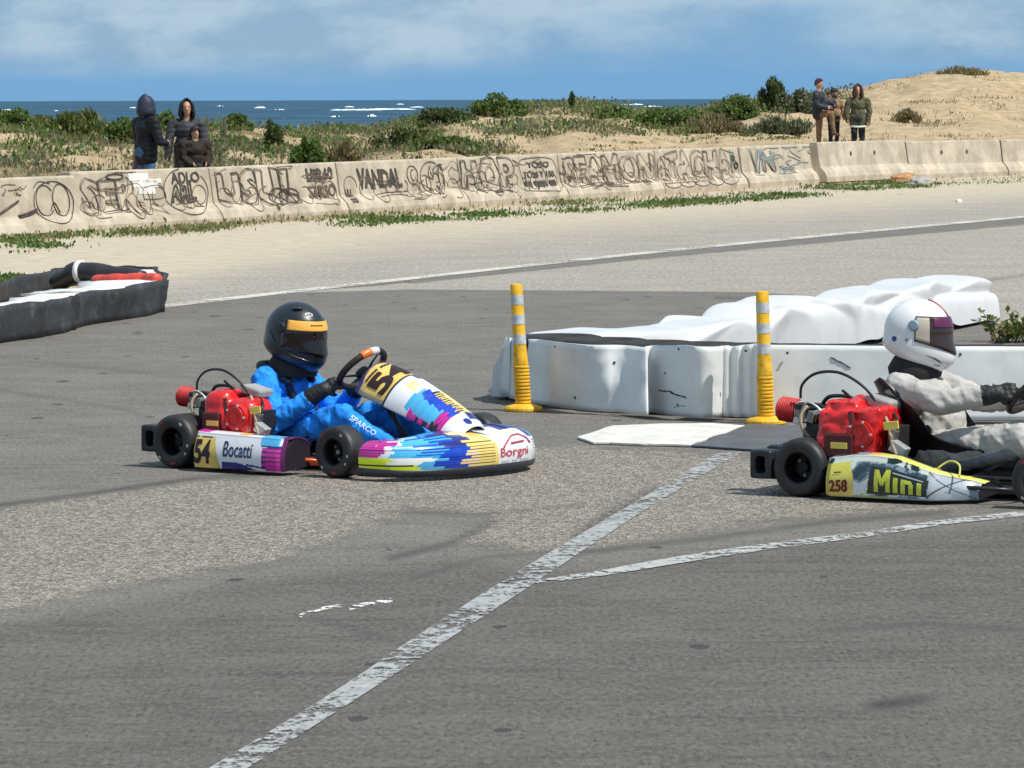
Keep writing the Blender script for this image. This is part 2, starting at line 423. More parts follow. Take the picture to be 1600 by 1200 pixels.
def asphalt_material():
    m = bpy.data.materials.new('worn_asphalt'); m.use_nodes = True; t = NT(m.node_tree); t.n.clear()
    oc = t.new('ShaderNodeTexCoord').outputs['Object']
    A = lambda n: t.new('ShaderNodeAttribute', attribute_name=n).outputs['Fac']
    nb = t.noise(oc, 0.8, 5, 0.65); nm = t.noise(oc, 3.4, 6, 0.7); nf = t.noise(t.mapping(oc, scale=(1, 0.32, 1)), 48, 4, 0.75); ns = t.noise(oc, 170, 2, 0.6)
    streak = t.noise(t.mapping(oc, scale=(0.7, 9.0, 1), rot=(0, 0, math.radians(-14))), 1.0, 5, 0.65)
    # fine binder-rich asphalt
    c = t.mix(t.ramp(nm, 0.25, 0.75), (0.128, 0.117, 0.104), (0.186, 0.172, 0.154))
    c = t.mix(t.math('MULTIPLY', t.ramp(streak, 0.5, 0.72), 0.5), c, (0.072, 0.068, 0.064))
    c = t.mix(t.math('MULTIPLY', t.ramp(nb, 0.45, 0.68), 0.55), c, (0.205, 0.186, 0.163))
    c = t.mix(t.math('MULTIPLY', t.ramp(nf, 0.51, 0.66), 0.6), c, (0.265, 0.24, 0.21))
    c = t.mix(t.math('MULTIPLY', t.ramp(nf, 0.48, 0.35), 0.65), c, (0.055, 0.052, 0.050))
    c = t.mix(t.math('MULTIPLY', t.ramp(t.math('ADD', A('newer'), t.math('MULTIPLY', t.math('SUBTRACT', nm, 0.5), 0.6)), 0.2, 0.8), 0.55), c, t.mix(1.0, c, (0.50, 0.505, 0.51), 'MULTIPLY'))
    # tar drops and oil spots
    vd = t.new('ShaderNodeTexVoronoi', {'Vector': t.mapping(oc, scale=(1, 0.5, 1)), 'Scale': 4.6}); vc = vd.outputs['Color']
    vr = t.new('ShaderNodeSeparateColor', {0: vc})
    rad = t.math('MULTIPLY', t.math('POWER', vr.outputs[0], 2.0), 0.23)
    dist = t.math('ADD', vd.outputs['Distance'], t.math('MULTIPLY', t.math('SUBTRACT', nf, 0.5), 0.16))
    spot = t.math('MULTIPLY', t.math('LESS_THAN', dist, rad), t.math('GREATER_THAN', vr.outputs[1], 0.42))
    c = t.mix(t.math('MULTIPLY', spot, 0.8), c, (0.045, 0.042, 0.042))
    # exposed pale aggregate
    wv = t.new('ShaderNodeVectorMath', {0: oc, 1: t.new('ShaderNodeVectorMath', {0: t.new('ShaderNodeTexNoise', {'Vector': oc, 'Scale': 30.0}).outputs['Color'], 'Scale': 0.02}, operation='SCALE').outputs[0]}, operation='ADD').outputs[0]
    st = t.new('ShaderNodeTexVoronoi', {'Vector': t.mapping(wv, scale=(1, 0.6, 1)), 'Scale': 62.0})
    sc = t.new('ShaderNodeSeparateColor', {0: st.outputs['Color']})
    stone = t.mix(sc.outputs[0], (0.16, 0.142, 0.122), (0.47, 0.41, 0.34))
    edge = t.ramp(st.outputs['Distance'], 0.38, 0.70)
    stone = t.mix(t.math('MULTIPLY', edge, 0.7), stone, (0.09, 0.082, 0.074))
    gm = t.math('ADD', A('gravel'), t.math('MULTIPLY', t.math('SUBTRACT', nm, 0.5), 1.5))
    gm = t.math('ADD', gm, t.math('MULTIPLY', t.math('SUBTRACT', nf, 0.5), 1.0))
    gm = t.ramp(gm, 0.26, 0.80)
    c = t.mix(t.math('MULTIPLY', gm, 0.88), c, stone)
    # bleached coarse asphalt farther out
    st2 = t.noise(t.mapping(oc, scale=(1, 0.3, 1)), 20, 4, 0.85)
    palec = t.mix(t.ramp(t.math('ADD', t.math('MULTIPLY', st2, 0.7), t.math('MULTIPLY', t.math('ADD', nb, streak), 0.15)), 0.38, 0.62), (0.235, 0.21, 0.18), (0.445, 0.40, 0.345))
    pm = t.ramp(t.math('ADD', A('pale'), t.math('MULTIPLY', t.math('SUBTRACT', nm, 0.5), 0.45)), 0.3, 0.62)
    c = t.mix(t.math('MULTIPLY', pm, 0.9), c, palec)
    sm = t.ramp(t.math('ADD', A('sand'), t.math('MULTIPLY', t.math('SUBTRACT', streak, 0.5), 0.9)), 0.22, 0.85)
    sandc = t.mix(t.ramp(nm, 0.3, 0.7), (0.42, 0.35, 0.26), (0.57, 0.485, 0.365))
    c = t.mix(t.math('MULTIPLY', sm, 0.95), c, sandc)
    skm = t.math('MULTIPLY', A('skid'), t.ramp(t.math('ADD', nf, t.math('MULTIPLY', nm, 0.6)), 0.55, 0.95))
    c = t.mix(t.math('MULTIPLY', skm, 0.85), c, (0.045, 0.043, 0.043))
    h = t.math('ADD', t.math('MULTIPLY', nf, 0.6), t.math('MULTIPLY', ns, 0.5))
    h = t.math('ADD', h, t.math('MULTIPLY', t.math('SUBTRACT', 1.0, st.outputs['Distance']), t.math('MULTIPLY', gm, 1.2)))
    bn = t.new('ShaderNodeBump', {'Strength': 0.7, 'Distance': 0.012, 'Height': h})
    b = t.new('ShaderNodeBsdfPrincipled', {'Base Color': c, 'Roughness': 0.9, 'Specular IOR Level': 0.25, 'Normal': bn.outputs[0]})
    t.l.new(b.outputs[0], t.new('ShaderNodeOutputMaterial').inputs[0])
    return m
me = bpy.data.meshes.new('asphalt_track')
me.from_pydata(PT.reshape(-1, 3).tolist(), [], me_faces)
me.materials.append(asphalt_material())
for nme, arr in (('newer', A_new), ('skid', A_skid), ('gravel', A_grav), ('pale', A_pale), ('sand', A_sand)):
    me.attributes.new(nme, 'FLOAT', 'POINT').data.foreach_set('value', arr.ravel().astype(np.float32))
props(link(bpy.data.objects.new('asphalt_track', me)), kind='structure')

# ------------------------------------------------------------------ painted lines
def paint_material(name, wear, streaks=True, c1=(0.42, 0.43, 0.42)):
    m = bpy.data.materials.new(name); m.use_nodes = True; t = NT(m.node_tree); t.n.clear()
    oc = t.new('ShaderNodeTexCoord').outputs['Object']
    n = t.noise(t.mapping(oc, scale=(1, 0.5, 1)), 26, 6, 0.8); s = t.noise(t.mapping(oc, scale=(3.0, 7, 1), rot=(0, 0, math.radians(-20))), 1.0, 6, 0.8)
    big = t.noise(oc, 1.1, 3, 0.5)
    k = t.math('ADD', t.math('MULTIPLY', n, 0.65), t.math('MULTIPLY', s, 0.35))
    k = t.math('ADD', k, t.math('MULTIPLY', t.math('SUBTRACT', big, 0.5), 0.35))
    gone = t.ramp(k, wear + 0.035, wear - 0.035)
    c = t.mix(t.ramp(n, 0.35, 0.7), c1, tuple(min(1, x * 1.45) for x in c1))
    b = t.new('ShaderNodeBsdfPrincipled', {'Base Color': c, 'Roughness': 0.75, 'Specular IOR Level': 0.3})
    mx = t.new('ShaderNodeMixShader', {0: gone, 1: b.outputs[0], 2: t.new('ShaderNodeBsdfTransparent').outputs[0]})
    t.l.new(mx.outputs[0], t.new('ShaderNodeOutputMaterial').inputs[0])
    return m
def strip(name, left, right, m, z=0.004, n=40):
    L = curve_pts([W(*p, z) for p in left], n); R_ = curve_pts([W(*p, z) for p in right], n)
    v = [p for pair in zip(L, R_) for p in (pair[0], (pair[0] + pair[1]) / 2, pair[1])]
    return props(meshobj(name, v, grid_faces(n, 3), m), kind='structure')
strip('track_line', [(290, 1222), (519, 1082), (650, 994), (759, 924), (847, 870), (947, 811), (1020, 768), (1120, 708)],
      [(352, 1222), (572, 1082), (703, 997), (815, 924), (893, 872), (985, 811), (1058, 766), (1160, 706)], paint_material('paint_main', 0.475, c1=(0.27, 0.275, 0.275)))
tc = [(838, 906), (930, 892), (1060, 869), (1190, 850), (1350, 830), (1480, 811), (1600, 798), (1800, 775)]
strip('branch_line', tc, [(p[0], p[1] + h) for p, h in zip(tc, (5, 9, 11, 10, 9, 8, 8, 7))], paint_material('paint_branch', 0.475, c1=(0.33, 0.33, 0.32)))
fc = [(-500, 562), (250, 476), (600, 437), (1000, 394), (1300, 365), (1600, 337), (2000, 300)]
strip('edge_line', fc, [(p[0], p[1] + h) for p, h in zip(fc, (6, 5, 4.4, 3.8, 3.3, 3.0, 2.6))], paint_material('paint_edge', 0.46, c1=(0.46, 0.43, 0.385)), n=60)
mk = [(467, 960), (500, 949), (540, 943)]
strip('paint_fleck', mk, [(p[0] + 2, p[1] + 5) for p in mk], paint_material('paint_fleck', 0.53, c1=(0.6, 0.6, 0.58)), n=12)
mk = [(545, 947), (575, 940), (612, 934)]
strip('paint_fleck', mk, [(p[0] + 2, p[1] + 7) for p in mk], MATS.get('x') or bpy.data.materials['paint_fleck'], n=12)
# ------------------------------------------------------------------ concrete barriers with graffiti
M_CONC = mat('barrier_concrete', (0.47, 0.405, 0.315), 0.92, var=0.22, vscale=2.2, bump=0.5, bscale=18, spec=0.2, dirt=0.45, dirtcol=(0.22, 0.165, 0.11))
M_INK = mat('spray_black', (0.062, 0.050, 0.042), 0.85, var=0.35, vscale=5, dirt=0.5, dirtcol=(0.25, 0.2, 0.15))
M_INKB = mat('spray_brown', (0.13, 0.085, 0.06), 0.85, var=0.3, vscale=6, dirt=0.5, dirtcol=(0.28, 0.22, 0.16))
M_INKG = mat('spray_faded_blue', (0.27, 0.30, 0.29), 0.85, var=0.2, vscale=5)
M_INKT = mat('spray_teal', (0.10, 0.20, 0.19), 0.85, var=0.2, vscale=5)
M_FADE = mat('spray_faded_brown', (0.24, 0.185, 0.135), 0.9, var=0.3, vscale=4)
M_WHITEP = mat('spray_white', (0.68, 0.67, 0.64), 0.8, var=0.12, vscale=8)
PROFILE = [(0.0, -0.03), (0.0, 0.09), (0.05, 0.20), (0.17, 0.32), (0.21, 0.60), (0.25, 0.85), (0.27, 0.87), (0.41, 0.87), (0.43, 0.85), (0.47, 0.60), (0.51, 0.32), (0.63, 0.20), (0.68, 0.09), (0.68, -0.03)]
fz = [p[1] for p in PROFILE[:6]]; fn_ = [p[0] for p in PROFILE[:6]]
LAYERS = []
def jersey(A, B, label, gap=0.06, back=0.0, dz=0.0):
    A = Vector(A); B = Vector(B); dr = (B - A).normalized(); nr = Vector((-dr.y, dr.x, 0))
    L = (B - A).length - gap
    o = empty('concrete_barrier', A + nr * back + Vector((0, 0, dz)), math.atan2(dr.y, dr.x), label, 'barrier', 'concrete barrier sections along the track edge')
    n = 26; v = []
    rs = random.Random(int(A.x * 100))
    for i in range(n):
        x = gap / 2 + L * i / (n - 1)
        for (y, z) in PROFILE:
            w_ = 0.008 * fbm(x * 1.5 + A.x, y * 6 + z * 5, A.y) if z > 0.1 else 0.0
            chip = 0.02 * max(0, fbm(x * 5, z * 4, A.x) - 0.25) if 0.8 < z else 0
            v.append((x, y + w_, z - chip))
    f = grid_faces(n, len(PROFILE)); m = len(PROFILE)
    f += [tuple(range(m)), tuple((n - 1) * m + j for j in range(m - 1, -1, -1))]
    body = meshobj('barrier_body', v, f, M_CONC, o)
    bv = body.modifiers.new('bevel', 'BEVEL'); bv.width = 0.012; bv.segments = 2; bv.limit_method = 'ANGLE'; bv.angle_limit = math.radians(28)
    LAYERS.append((o, None, L, int(abs(A.x) * 10)))
    def face(u, z, lift=0.014):
        return Vector((gap / 2 + L * u, float(np.interp(z, fz, fn_)) - lift, z))
    LAYERS[-1] = (o, face, L, LAYERS[-1][3])
    return o, face, L
def tag_text(o, face, L, body, u0, u1, z0, z1, m=None, offset=0.0, outline=0.02, wob=0.05, name='graffiti_letters', shear=0.0):
    sd_ = random.random() * 50
    outline = min(outline, 0.042)
    v, f = text2d(body, offset, outline, shear=shear)
    ww = (u1 - u0) * L; hh = z1 - z0
    zmax = max(1e-6, float(np.abs(v[:, 2]).max()))
    P = []
    for x, y, z in v:
        X = x + wob * fbm(x * 3 + sd_, y * 2, 1) * 3 / len(body); Y = y + wob * 3 * fbm(x * 4, y * 2 + sd_, 4)
        P.append(face(u0 + (u1 - u0) * X, z0 + hh * min(1.08, max(-0.1, Y)), 0.010 + 0.004 * (z / zmax)))
    meshobj(name, P, f, m or M_INK, o)
    if hh > 0.45:           # a second, offset outline gives the letters their block shadow
        v, f = text2d(body, offset, outline * 0.8, shear=shear); P = []
        for x, y, z in v:
            X = x + 0.05 / len(body) + wob * fbm(x * 3 + sd_, y * 2, 1) * 3 / len(body); Y = y - 0.05 + wob * 3 * fbm(x * 4, y * 2 + sd_, 4)
            P.append(face(min(0.99, u0 + (u1 - u0) * X), z0 + hh * min(1.08, max(-0.14, Y)), 0.0085 + 0.003 * (z / zmax)))
        meshobj('graffiti_shadow_outline', P, f, M_INKB, o)
    return None
def scrawl(o, face, L, strokes, u0, u1, z0, z1, r=0.011, m=None, name='graffiti_scrawl'):
    mb = MB()
    for st in strokes:
        pts = curve_pts([face(u0 + (u1 - u0) * x, z0 + (z1 - z0) * y, 0.009) for x, y in st], max(6, len(st) * 5))
        mb.tube(pts, r * 0.62, seg=5)
    return mb.build(name, m or M_INK, o)
def squiggles(seed, n):
    r_ = random.Random(seed); out = []
    for i in range(n):
        x = r_.random(); y = r_.random(); s = []
        for k in range(r_.randint(3, 6)):
            s.append((min(1, max(0, x)), min(1, max(0, y)))); x += r_.uniform(-0.16, 0.2); y += r_.uniform(-0.3, 0.3)
        out.append(s)
    return out
def loop(cx, cy, rx, ry, a0=0, a1=360, n=14):
    return [(cx + rx * math.cos(math.radians(a0 + (a1 - a0) * i / n)), cy + ry * math.sin(math.radians(a0 + (a1 - a0) * i / n))) for i in range(n + 1)]
BUB = dict(offset=0.05, outline=0.009)

# section at the left edge: swoosh and ring tag
o, f_, L = jersey(JOINTS[0], JOINTS[1], 'leftmost concrete barrier section with a ring tag and arrow swoosh', back=-0.1, dz=-0.05)
k0 = 0.70
scrawl(o, f_, L, [loop(0.5, 0.5, 0.48, 0.5), loop(0.3, 0.55, 0.22, 0.36, 40, 320), loop(0.68, 0.55, 0.2, 0.38, 30, 390), [(0.4, 0.3), (0.5, 0.5), (0.62, 0.25)], [(0.05, 0.85), (0.2, 1.0), (0.45, 0.95)]], 0.83, 0.985, 0.2, 0.80, r=0.012)
scrawl(o, f_, L, [[(0, 0.2), (0.3, 0.5), (0.55, 0.75)], [(0.5, 0.1), (0.75, 0.2), (1.0, 0.35)], [(0.5, 0.02), (0.78, 0.12), (1.0, 0.3)]], 0.70, 0.84, 0.3, 0.62, r=0.028)
scrawl(o, f_, L, squiggles(3, 5), 0.72, 0.83, 0.6, 0.78, r=0.008, m=M_INKB)
# SER + white patch + framed tag
o, f_, L = jersey(JOINTS[1], JOINTS[2], 'concrete barrier section with SER bubble letters and a white paint patch')
tag_text(o, f_, L, 'SER', 0.04, 0.47, 0.26, 0.76, **BUB)
scrawl(o, f_, L, [loop(0.5, 0.5, 0.5, 0.5)], 0.24, 0.36, 0.74, 0.82, r=0.02)
mb = MB()
for u0, u1, z0, z1 in ((0.40, 0.54, 0.70, 0.82), (0.42, 0.60, 0.60, 0.70), (0.46, 0.58, 0.50, 0.60), (0.52, 0.63, 0.66, 0.73)):
    n = 8; vv = []
    for i in range(n):
        u = u0 + (u1 - u0) * i / (n - 1)
        vv += [f_(u + 0.01 * fbm(i, z0 * 9), z0 + 0.02 * fbm(i * 0.9, 3, z0), 0.0085), f_(u, z1 + 0.02 * fbm(i, 7, z1), 0.0085)]
    mb.add(vv, grid_faces(n, 2))
mb.build('white_paint_patch', M_WHITEP, o)
scrawl(o, f_, L, [[(0.0, 0.05), (1.0, 0.1), (0.97, 0.9), (0.05, 0.8), (0.0, 0.05)]], 0.49, 0.63, 0.42, 0.64, r=0.008)
tag_text(o, f_, L, 'ADLO', 0.70, 0.92, 0.64, 0.82, outline=0.07); tag_text(o, f_, L, 'ARL', 0.68, 0.88, 0.36, 0.63, outline=0.05, offset=0.03)
scrawl(o, f_, L, [loop(0.5, 0.5, 0.5, 0.55, 100, 400)], 0.64, 0.97, 0.20, 0.84, r=0.010); scrawl(o, f_, L, squiggles(9, 6), 0.66, 0.92, 0.28, 0.45, r=0.007, m=M_INKB)
# big bubble word + tag
o, f_, L = jersey(JOINTS[2], JOINTS[3], 'concrete barrier section with wide USUL bubble letters')
tag_text(o, f_, L, 'USUL', 0.02, 0.66, 0.28, 0.80, **BUB)
scrawl(o, f_, L, [loop(0.3, 0.5, 0.3, 0.5, 0, 360), loop(0.7, 0.5, 0.3, 0.45, 20, 380), [(0.1, 0.2), (0.45, 0.8), (0.8, 0.1)], loop(0.5, 0.6, 0.15, 0.3)], 0.42, 0.66, 0.24, 0.50, r=0.014)
tag_text(o, f_, L, 'LBR60', 0.74, 0.96, 0.58, 0.80, outline=0.07); tag_text(o, f_, L, 'S3RSO', 0.74, 0.97, 0.30, 0.52, outline=0.08, m=M_INKB)
scrawl(o, f_, L, squiggles(21, 7), 0.74, 0.97, 0.24, 0.7, r=0.008)
# VANDAL
o, f_, L = jersey(JOINTS[3], JOINTS[4], 'concrete barrier section with the thin word VANDAL underlined')
tag_text(o, f_, L, 'VANDAL', 0.14, 0.50, 0.40, 0.74, outline=0.05)
scrawl(o, f_, L, [[(0, 0), (0.4, 0.5), (1, 0.4)], [(0.1, -0.6), (0.5, -0.2), (0.9, -0.5)]], 0.26, 0.54, 0.30, 0.36, r=0.010)
tag_text(o, f_, L, 'LLL', 0.03, 0.09, 0.30, 0.42, outline=0.08); tag_text(o, f_, L, '=', 0.04, 0.09, 0.20, 0.26, outline=0.1)
scrawl(o, f_, L, [loop(0.5, 0.5, 0.5, 0.5), loop(0.55, 0.5, 0.2, 0.3, 60, 300)], 0.55, 0.64, 0.44, 0.76, r=0.012)
scrawl(o, f_, L, squiggles(33, 12) + [loop(0.5, 0.6, 0.5, 0.5, 60, 330)], 0.66, 0.86, 0.2, 0.76, r=0.012)
tag_text(o, f_, L, 'C', 0.86, 1.0, 0.34, 0.78, **BUB)
# CHOP + block of writing
o, f_, L = jersey(JOINTS[4], JOINTS[5], 'concrete barrier section with HOP bubble letters and three short lines of writing')
tag_text(o, f_, L, 'HOP', 0.0, 0.52, 0.28, 0.84, **BUB)
scrawl(o, f_, L, squiggles(41, 8), 0.0, 0.5, 0.22, 0.42, r=0.010)
scrawl(o, f_, L, [[(0, 0), (0.02, 0.8), (0.2, 1), (0.8, 1), (1, 0.8), (1, 0.0), (0.5, -0.04), (0, 0)]], 0.58, 0.96, 0.22, 0.80, r=0.010)
tag_text(o, f_, L, 'YOSO', 0.66, 0.90, 0.62, 0.74, outline=0.08); tag_text(o, f_, L, 'TOSS Y 100', 0.62, 0.94, 0.44, 0.56, outline=0.08); tag_text(o, f_, L, '-- ---- --', 0.62, 0.94, 0.28, 0.38, outline=0.07)
# SEAMON
o, f_, L = jersey(JOINTS[5], JOINTS[6], 'concrete barrier section with SEAMON bubble letters')
tag_text(o, f_, L, 'SEAMON', 0.02, 0.98, 0.26, 0.82, m=M_INKB, **BUB)
scrawl(o, f_, L, squiggles(52, 7), 0.0, 0.2, 0.3, 0.8, r=0.013)
scrawl(o, f_, L, squiggles(53, 9), 0.25, 0.9, 0.18, 0.3, r=0.012, m=M_INKB)
# TACHA
o, f_, L = jersey(JOINTS[6], JOINTS[7], 'concrete barrier section with aTACHA bubble letters and teal spots')
tag_text(o, f_, L, 'aTACHA', 0.0, 0.88, 0.24, 0.84, m=M_INKB, **BUB)
scrawl(o, f_, L, [loop(0.12 + 0.19 * i, 0.5, 0.11, 0.5, 180, 360) for i in range(5)], 0.0, 0.9, 0.10, 0.3, r=0.012, m=M_INKB)
scrawl(o, f_, L, [[(0, 0), (0.2, 1)], [(0.2, 0.3), (0.6, 0.9)]], 0.88, 0.96, 0.3, 0.82, r=0.02, m=M_INKT); scrawl(o, f_, L, [loop(0.3, 0.75, 0.2, 0.1)], 0.89, 0.98, 0.3, 0.75, r=0.04); scrawl(o, f_, L, [loop(0.6, 0.4, 0.25, 0.12)], 0.89, 0.98, 0.3, 0.75, r=0.04)
# faded section
o, f_, L = jersey(JOINTS[7], JOINTS[8], 'pale concrete barrier section with faded blue-grey scrawls', gap=0.25)
scrawl(o, f_, L, squiggles(61, 18), 0.05, 0.92, 0.25, 0.82, r=0.016, m=M_INKG); tag_text(o, f_, L, 'VN', 0.08, 0.36, 0.3, 0.8, m=M_INKG, outline=0.03)
for jo, jf, jl, sd_ in LAYERS[1:7]: scrawl(jo, jf, jl, squiggles(sd_, 5), 0.02, 0.98, 0.2, 0.84, r=0.009, m=M_FADE, name='faded_scrawl'); scrawl(jo, jf, jl, [loop(0.08 + 0.105 * i + 0.02 * math.sin(i * sd_), 0.5 + 0.15 * math.sin(i * 2 + sd_), 0.05, 0.34 + 0.1 * math.sin(i + sd_), 30 * i, 30 * i + 290) for i in range(9)], 0.0, 1.0, 0.18, 0.62, r=0.011, m=M_FADE, name='bubble_outline')
# three plain sections set forward
off = Vector((-0.28, -1.3, 0))
for i, lb in ((8, 'plain concrete barrier section whose bare shaded end face shows, spectators behind it'), (9, 'plain concrete barrier section, the second right of the spectators'), (10, 'plain concrete barrier section at the right edge of the photo')):
    o, f_, L = jersey(JOINTS[i] + off, JOINTS[i + 1] + off, lb, gap=0.05, dz=0.04 if i == 8 else 0.0)
    for u in (0.35, 0.62):
        h = MB().lathe([(0.0, 0.0), (0.045, 0.0), (0.05, 0.012), (0.0, 0.012)], f_(u, 0.6, 0.012), (0, -1, 0.1), 10); h.build('lifting_hole', M_INKB, o)

# rubble by the barrier foot
def rock(name, loc, size, m, label, seed):
    bm = bmesh.new(); bmesh.ops.create_icosphere(bm, subdivisions=3, radius=1.0)
    for v in bm.verts:
        k = 1 + 0.35 * fbm(v.co.x * 1.2 + seed, v.co.y * 1.2, v.co.z * 1.2)
        v.co = Vector((v.co.x * size[0] * k, v.co.y * size[1] * k, max(-0.3, v.co.z) * size[2] * k))
    me_ = bpy.data.meshes.new(name); bm.to_mesh(me_); bm.free(); me_.materials.append(m)
    return props(link(bpy.data.objects.new(name, me_)), label, 'stone') , loc
for px, py, s, c, lb, sdd in ((1416, 287, (0.34, 0.3, 0.2), (0.45, 0.24, 0.11), 'orange brown stone at the foot of the plain barrier sections', 3), (1436, 290, (0.28, 0.25, 0.16), (0.36, 0.34, 0.31), 'grey stone lying just right of the orange one by the barrier', 8), (1498, 316, (0.06, 0.06, 0.05), (0.7, 0.68, 0.64), 'tiny white stone alone on the pale verge', 12)):
    ob, _ = rock('stone', None, s, mat('stone_%d' % sdd, c, 0.9, var=0.25, vscale=8, bump=0.5, bscale=15), lb, sdd); ob.location = W(px, py) + Vector((0, 0, s[2] * 0.2))

# ------------------------------------------------------------------ flexible bollards
M_YEL = mat('bollard_yellow', (0.80, 0.44, 0.015), 0.6, var=0.25, vscale=10, dirt=0.75, dirtcol=(0.16, 0.10, 0.035))
M_REFL = mat('reflective_band', (0.52, 0.54, 0.56), 0.35, var=0.2, vscale=40, dirt=0.4)
def bollard(px, py, lean, label, tilt):
    o = empty('traffic_bollard', W(px, py), tilt, label, 'bollard', 'yellow flexible bollards before the white barrier')
    def P(x, y, z): return Vector((x + lean[0] * z, y + lean[1] * z, z))
    def ring_path(prof, seg=24, m=M_YEL, name='post'):
        v = []; 
        for r, z in prof:
            for j in range(seg):
                a = 2 * math.pi * j / seg; v.append(P(r * math.cos(a), r * math.sin(a), z))
        return meshobj(name, v, grid_faces(len(prof), seg, True) + [tuple((len(prof) - 1) * seg + j for j in range(seg))], m, o, smooth=False)
    b = ring_path([(0.118, 0.004), (0.118, 0.018), (0.108, 0.03), (0.085, 0.036), (0.055, 0.045)], name='base')
    prof = []
    z = 0.045
    for i in range(11):
        prof += [(0.043, z), (0.051, z + 0.006), (0.051, z + 0.014), (0.043, z + 0.020)]; z += 0.0215
    prof += [(0.046, z + 0.004), (0.043, z + 0.06), (0.0395, 0.40), (0.0375, 0.765), (0.034, 0.775), (0.0, 0.777)]
    p = ring_path(prof); sm = p.data.polygons; sm.foreach_set('use_smooth', np.ones(len(sm), bool))
    es = p.modifiers.new('split', 'EDGE_SPLIT'); es.split_angle = math.radians(30)
    for z0 in (0.41, 0.53, 0.65):
        r0 = 0.0402 - 0.0018 * (z0 - 0.4) / 0.35
        bd = ring_path([(r0 + 0.0008, z0), (r0 + 0.0004, z0 + 0.06)], seg=32, m=M_REFL, name='reflective_band'); bd.data.polygons.foreach_set('use_smooth', np.ones(33, bool)); bd.modifiers.new('split', 'EDGE_SPLIT').split_angle = math.radians(40)
    return o
bollard(818, 642, (-0.055, 0.0), 'yellow flexible bollard with grey bands at the left tip of the white barrier', 0.0)
bollard(1197, 662, (-0.035, 0.0), 'yellow flexible bollard with grey bands standing behind the red air filter', 0.5)

# ------------------------------------------------------------------ white panel barrier
M_WPAN = mat('white_plastic_sheet', (0.70, 0.71, 0.70), 0.42, var=0.08, vscale=3, dirt=0.35, dirtcol=(0.42, 0.38, 0.32), spec=0.4)
M_RUB = mat('tyre_rubber', (0.022, 0.021, 0.021), 0.75, var=0.3, vscale=12, bump=0.2, bscale=60, dirt=0.3, dirtcol=(0.10, 0.09, 0.08))
M_DARKW = mat('dark_scuff', (0.05, 0.045, 0.045), 0.8, var=0.2)
wb = empty('white_barrier', W(1000, 640), 0.0, 'low white sheet-clad barrier bulging over tyres between the bollards', 'barrier')
wo = wb.location
def base_line(px): # front foot of the panels, following the buckled sheet
    return W(px, float(np.interp(px, [763, 798, 831, 890, 950, 1009, 1060, 1131, 1184, 1300, 1500, 1800], [620, 628, 636, 643, 648.5, 652.5, 655, 657.5, 659.5, 661, 662.5, 664])))
def top_line(px):
    p = base_line(px); 
    ty = float(np.interp(px, [763, 792, 818, 896, 959, 1009, 1071, 1146, 1184, 1205, 1400, 1600, 1800], [536, 527, 531, 534, 539, 543, 537, 542, 537, 539, 540.5, 541.5, 543]))
    q = WD(px, ty, p.y + 0.03); return q
def panel(name, pxs, bulge, m=M_WPAN, nz=14, lift=0.022):
    v = []
    for px in pxs:
        b = base_line(px); t_ = top_line(px); b = Vector((b.x, b.y, lift))
        for j in range(nz):
            s = j / (nz - 1); p = b.lerp(t_, s)
            p.y -= bulge(px, s)
            v.append(p - wo)
    o = meshobj(name, v, grid_faces(len(pxs), nz), m, wb, smooth=True)
    sl = o.modifiers.new('solid', 'SOLIDIFY'); sl.thickness = 0.006; sl.offset = 1
    return o
def bump1(px, c, w_): return math.exp(-((px - c) / w_) ** 2)
def bul1(p, s): return 0.20 * bump1(p, 905, 48) * (0.35 + 0.65 * s) - 0.16 * bump1(p, 838, 26) * (0.2 + 0.8 * s) + 0.16 * bump1(p, 1012, 34) * (1 - s) ** 1.2 - 0.10 * bump1(p, 975, 26) * s + 0.02 * fbm(p * 0.02, s * 2, 3)
def bul2(p, s): return 0.20 * bump1(p, 1090, 34) * (0.55 + 0.45 * s) - 0.14 * bump1(p, 1020, 18) - 0.16 * bump1(p, 1142, 16) + 0.015 * fbm(p * 0.02, s * 2, 8)
panel('left_sheet', np.linspace(797, 1012, 60), lambda p, s: bul1(p, s))
panel('middle_sheet', np.linspace(1008, 1140, 48), lambda p, s: bul2(p, s))
panel('narrow_sheet', np.linspace(1128, 1190, 20), lambda p, s: -0.06 + 0.012 * math.sin(p * 0.35) + 0.03 * bump1(p, 1185, 12))
panel('right_sheet', np.linspace(1186, 1760, 60), lambda p, s: 0.015 * math.sin(p * 0.014) + 0.01 * fbm(p * 0.01, s, 4))
# splayed end flap
a0, a1 = W(798, 628), W(763, 620); e = []
for i in range(10):
    u = i / 9
    for j in range(8):
        s = j / 7
        pb = a0.lerp(a1, u); pb.z = 0.03; pt = WD(798 - 6 * u, 528 - 1 * u, a0.y + 0.25 * u)
        q = pb.lerp(pt, s); q.y -= 0.02 * math.sin(u * 3.1) * s; e.append(q - wo)
ef = meshobj('end_flap', e, grid_faces(10, 8), M_WPAN, wb, smooth=True); sl = ef.modifiers.new('s', 'SOLIDIFY'); sl.thickness = 0.006
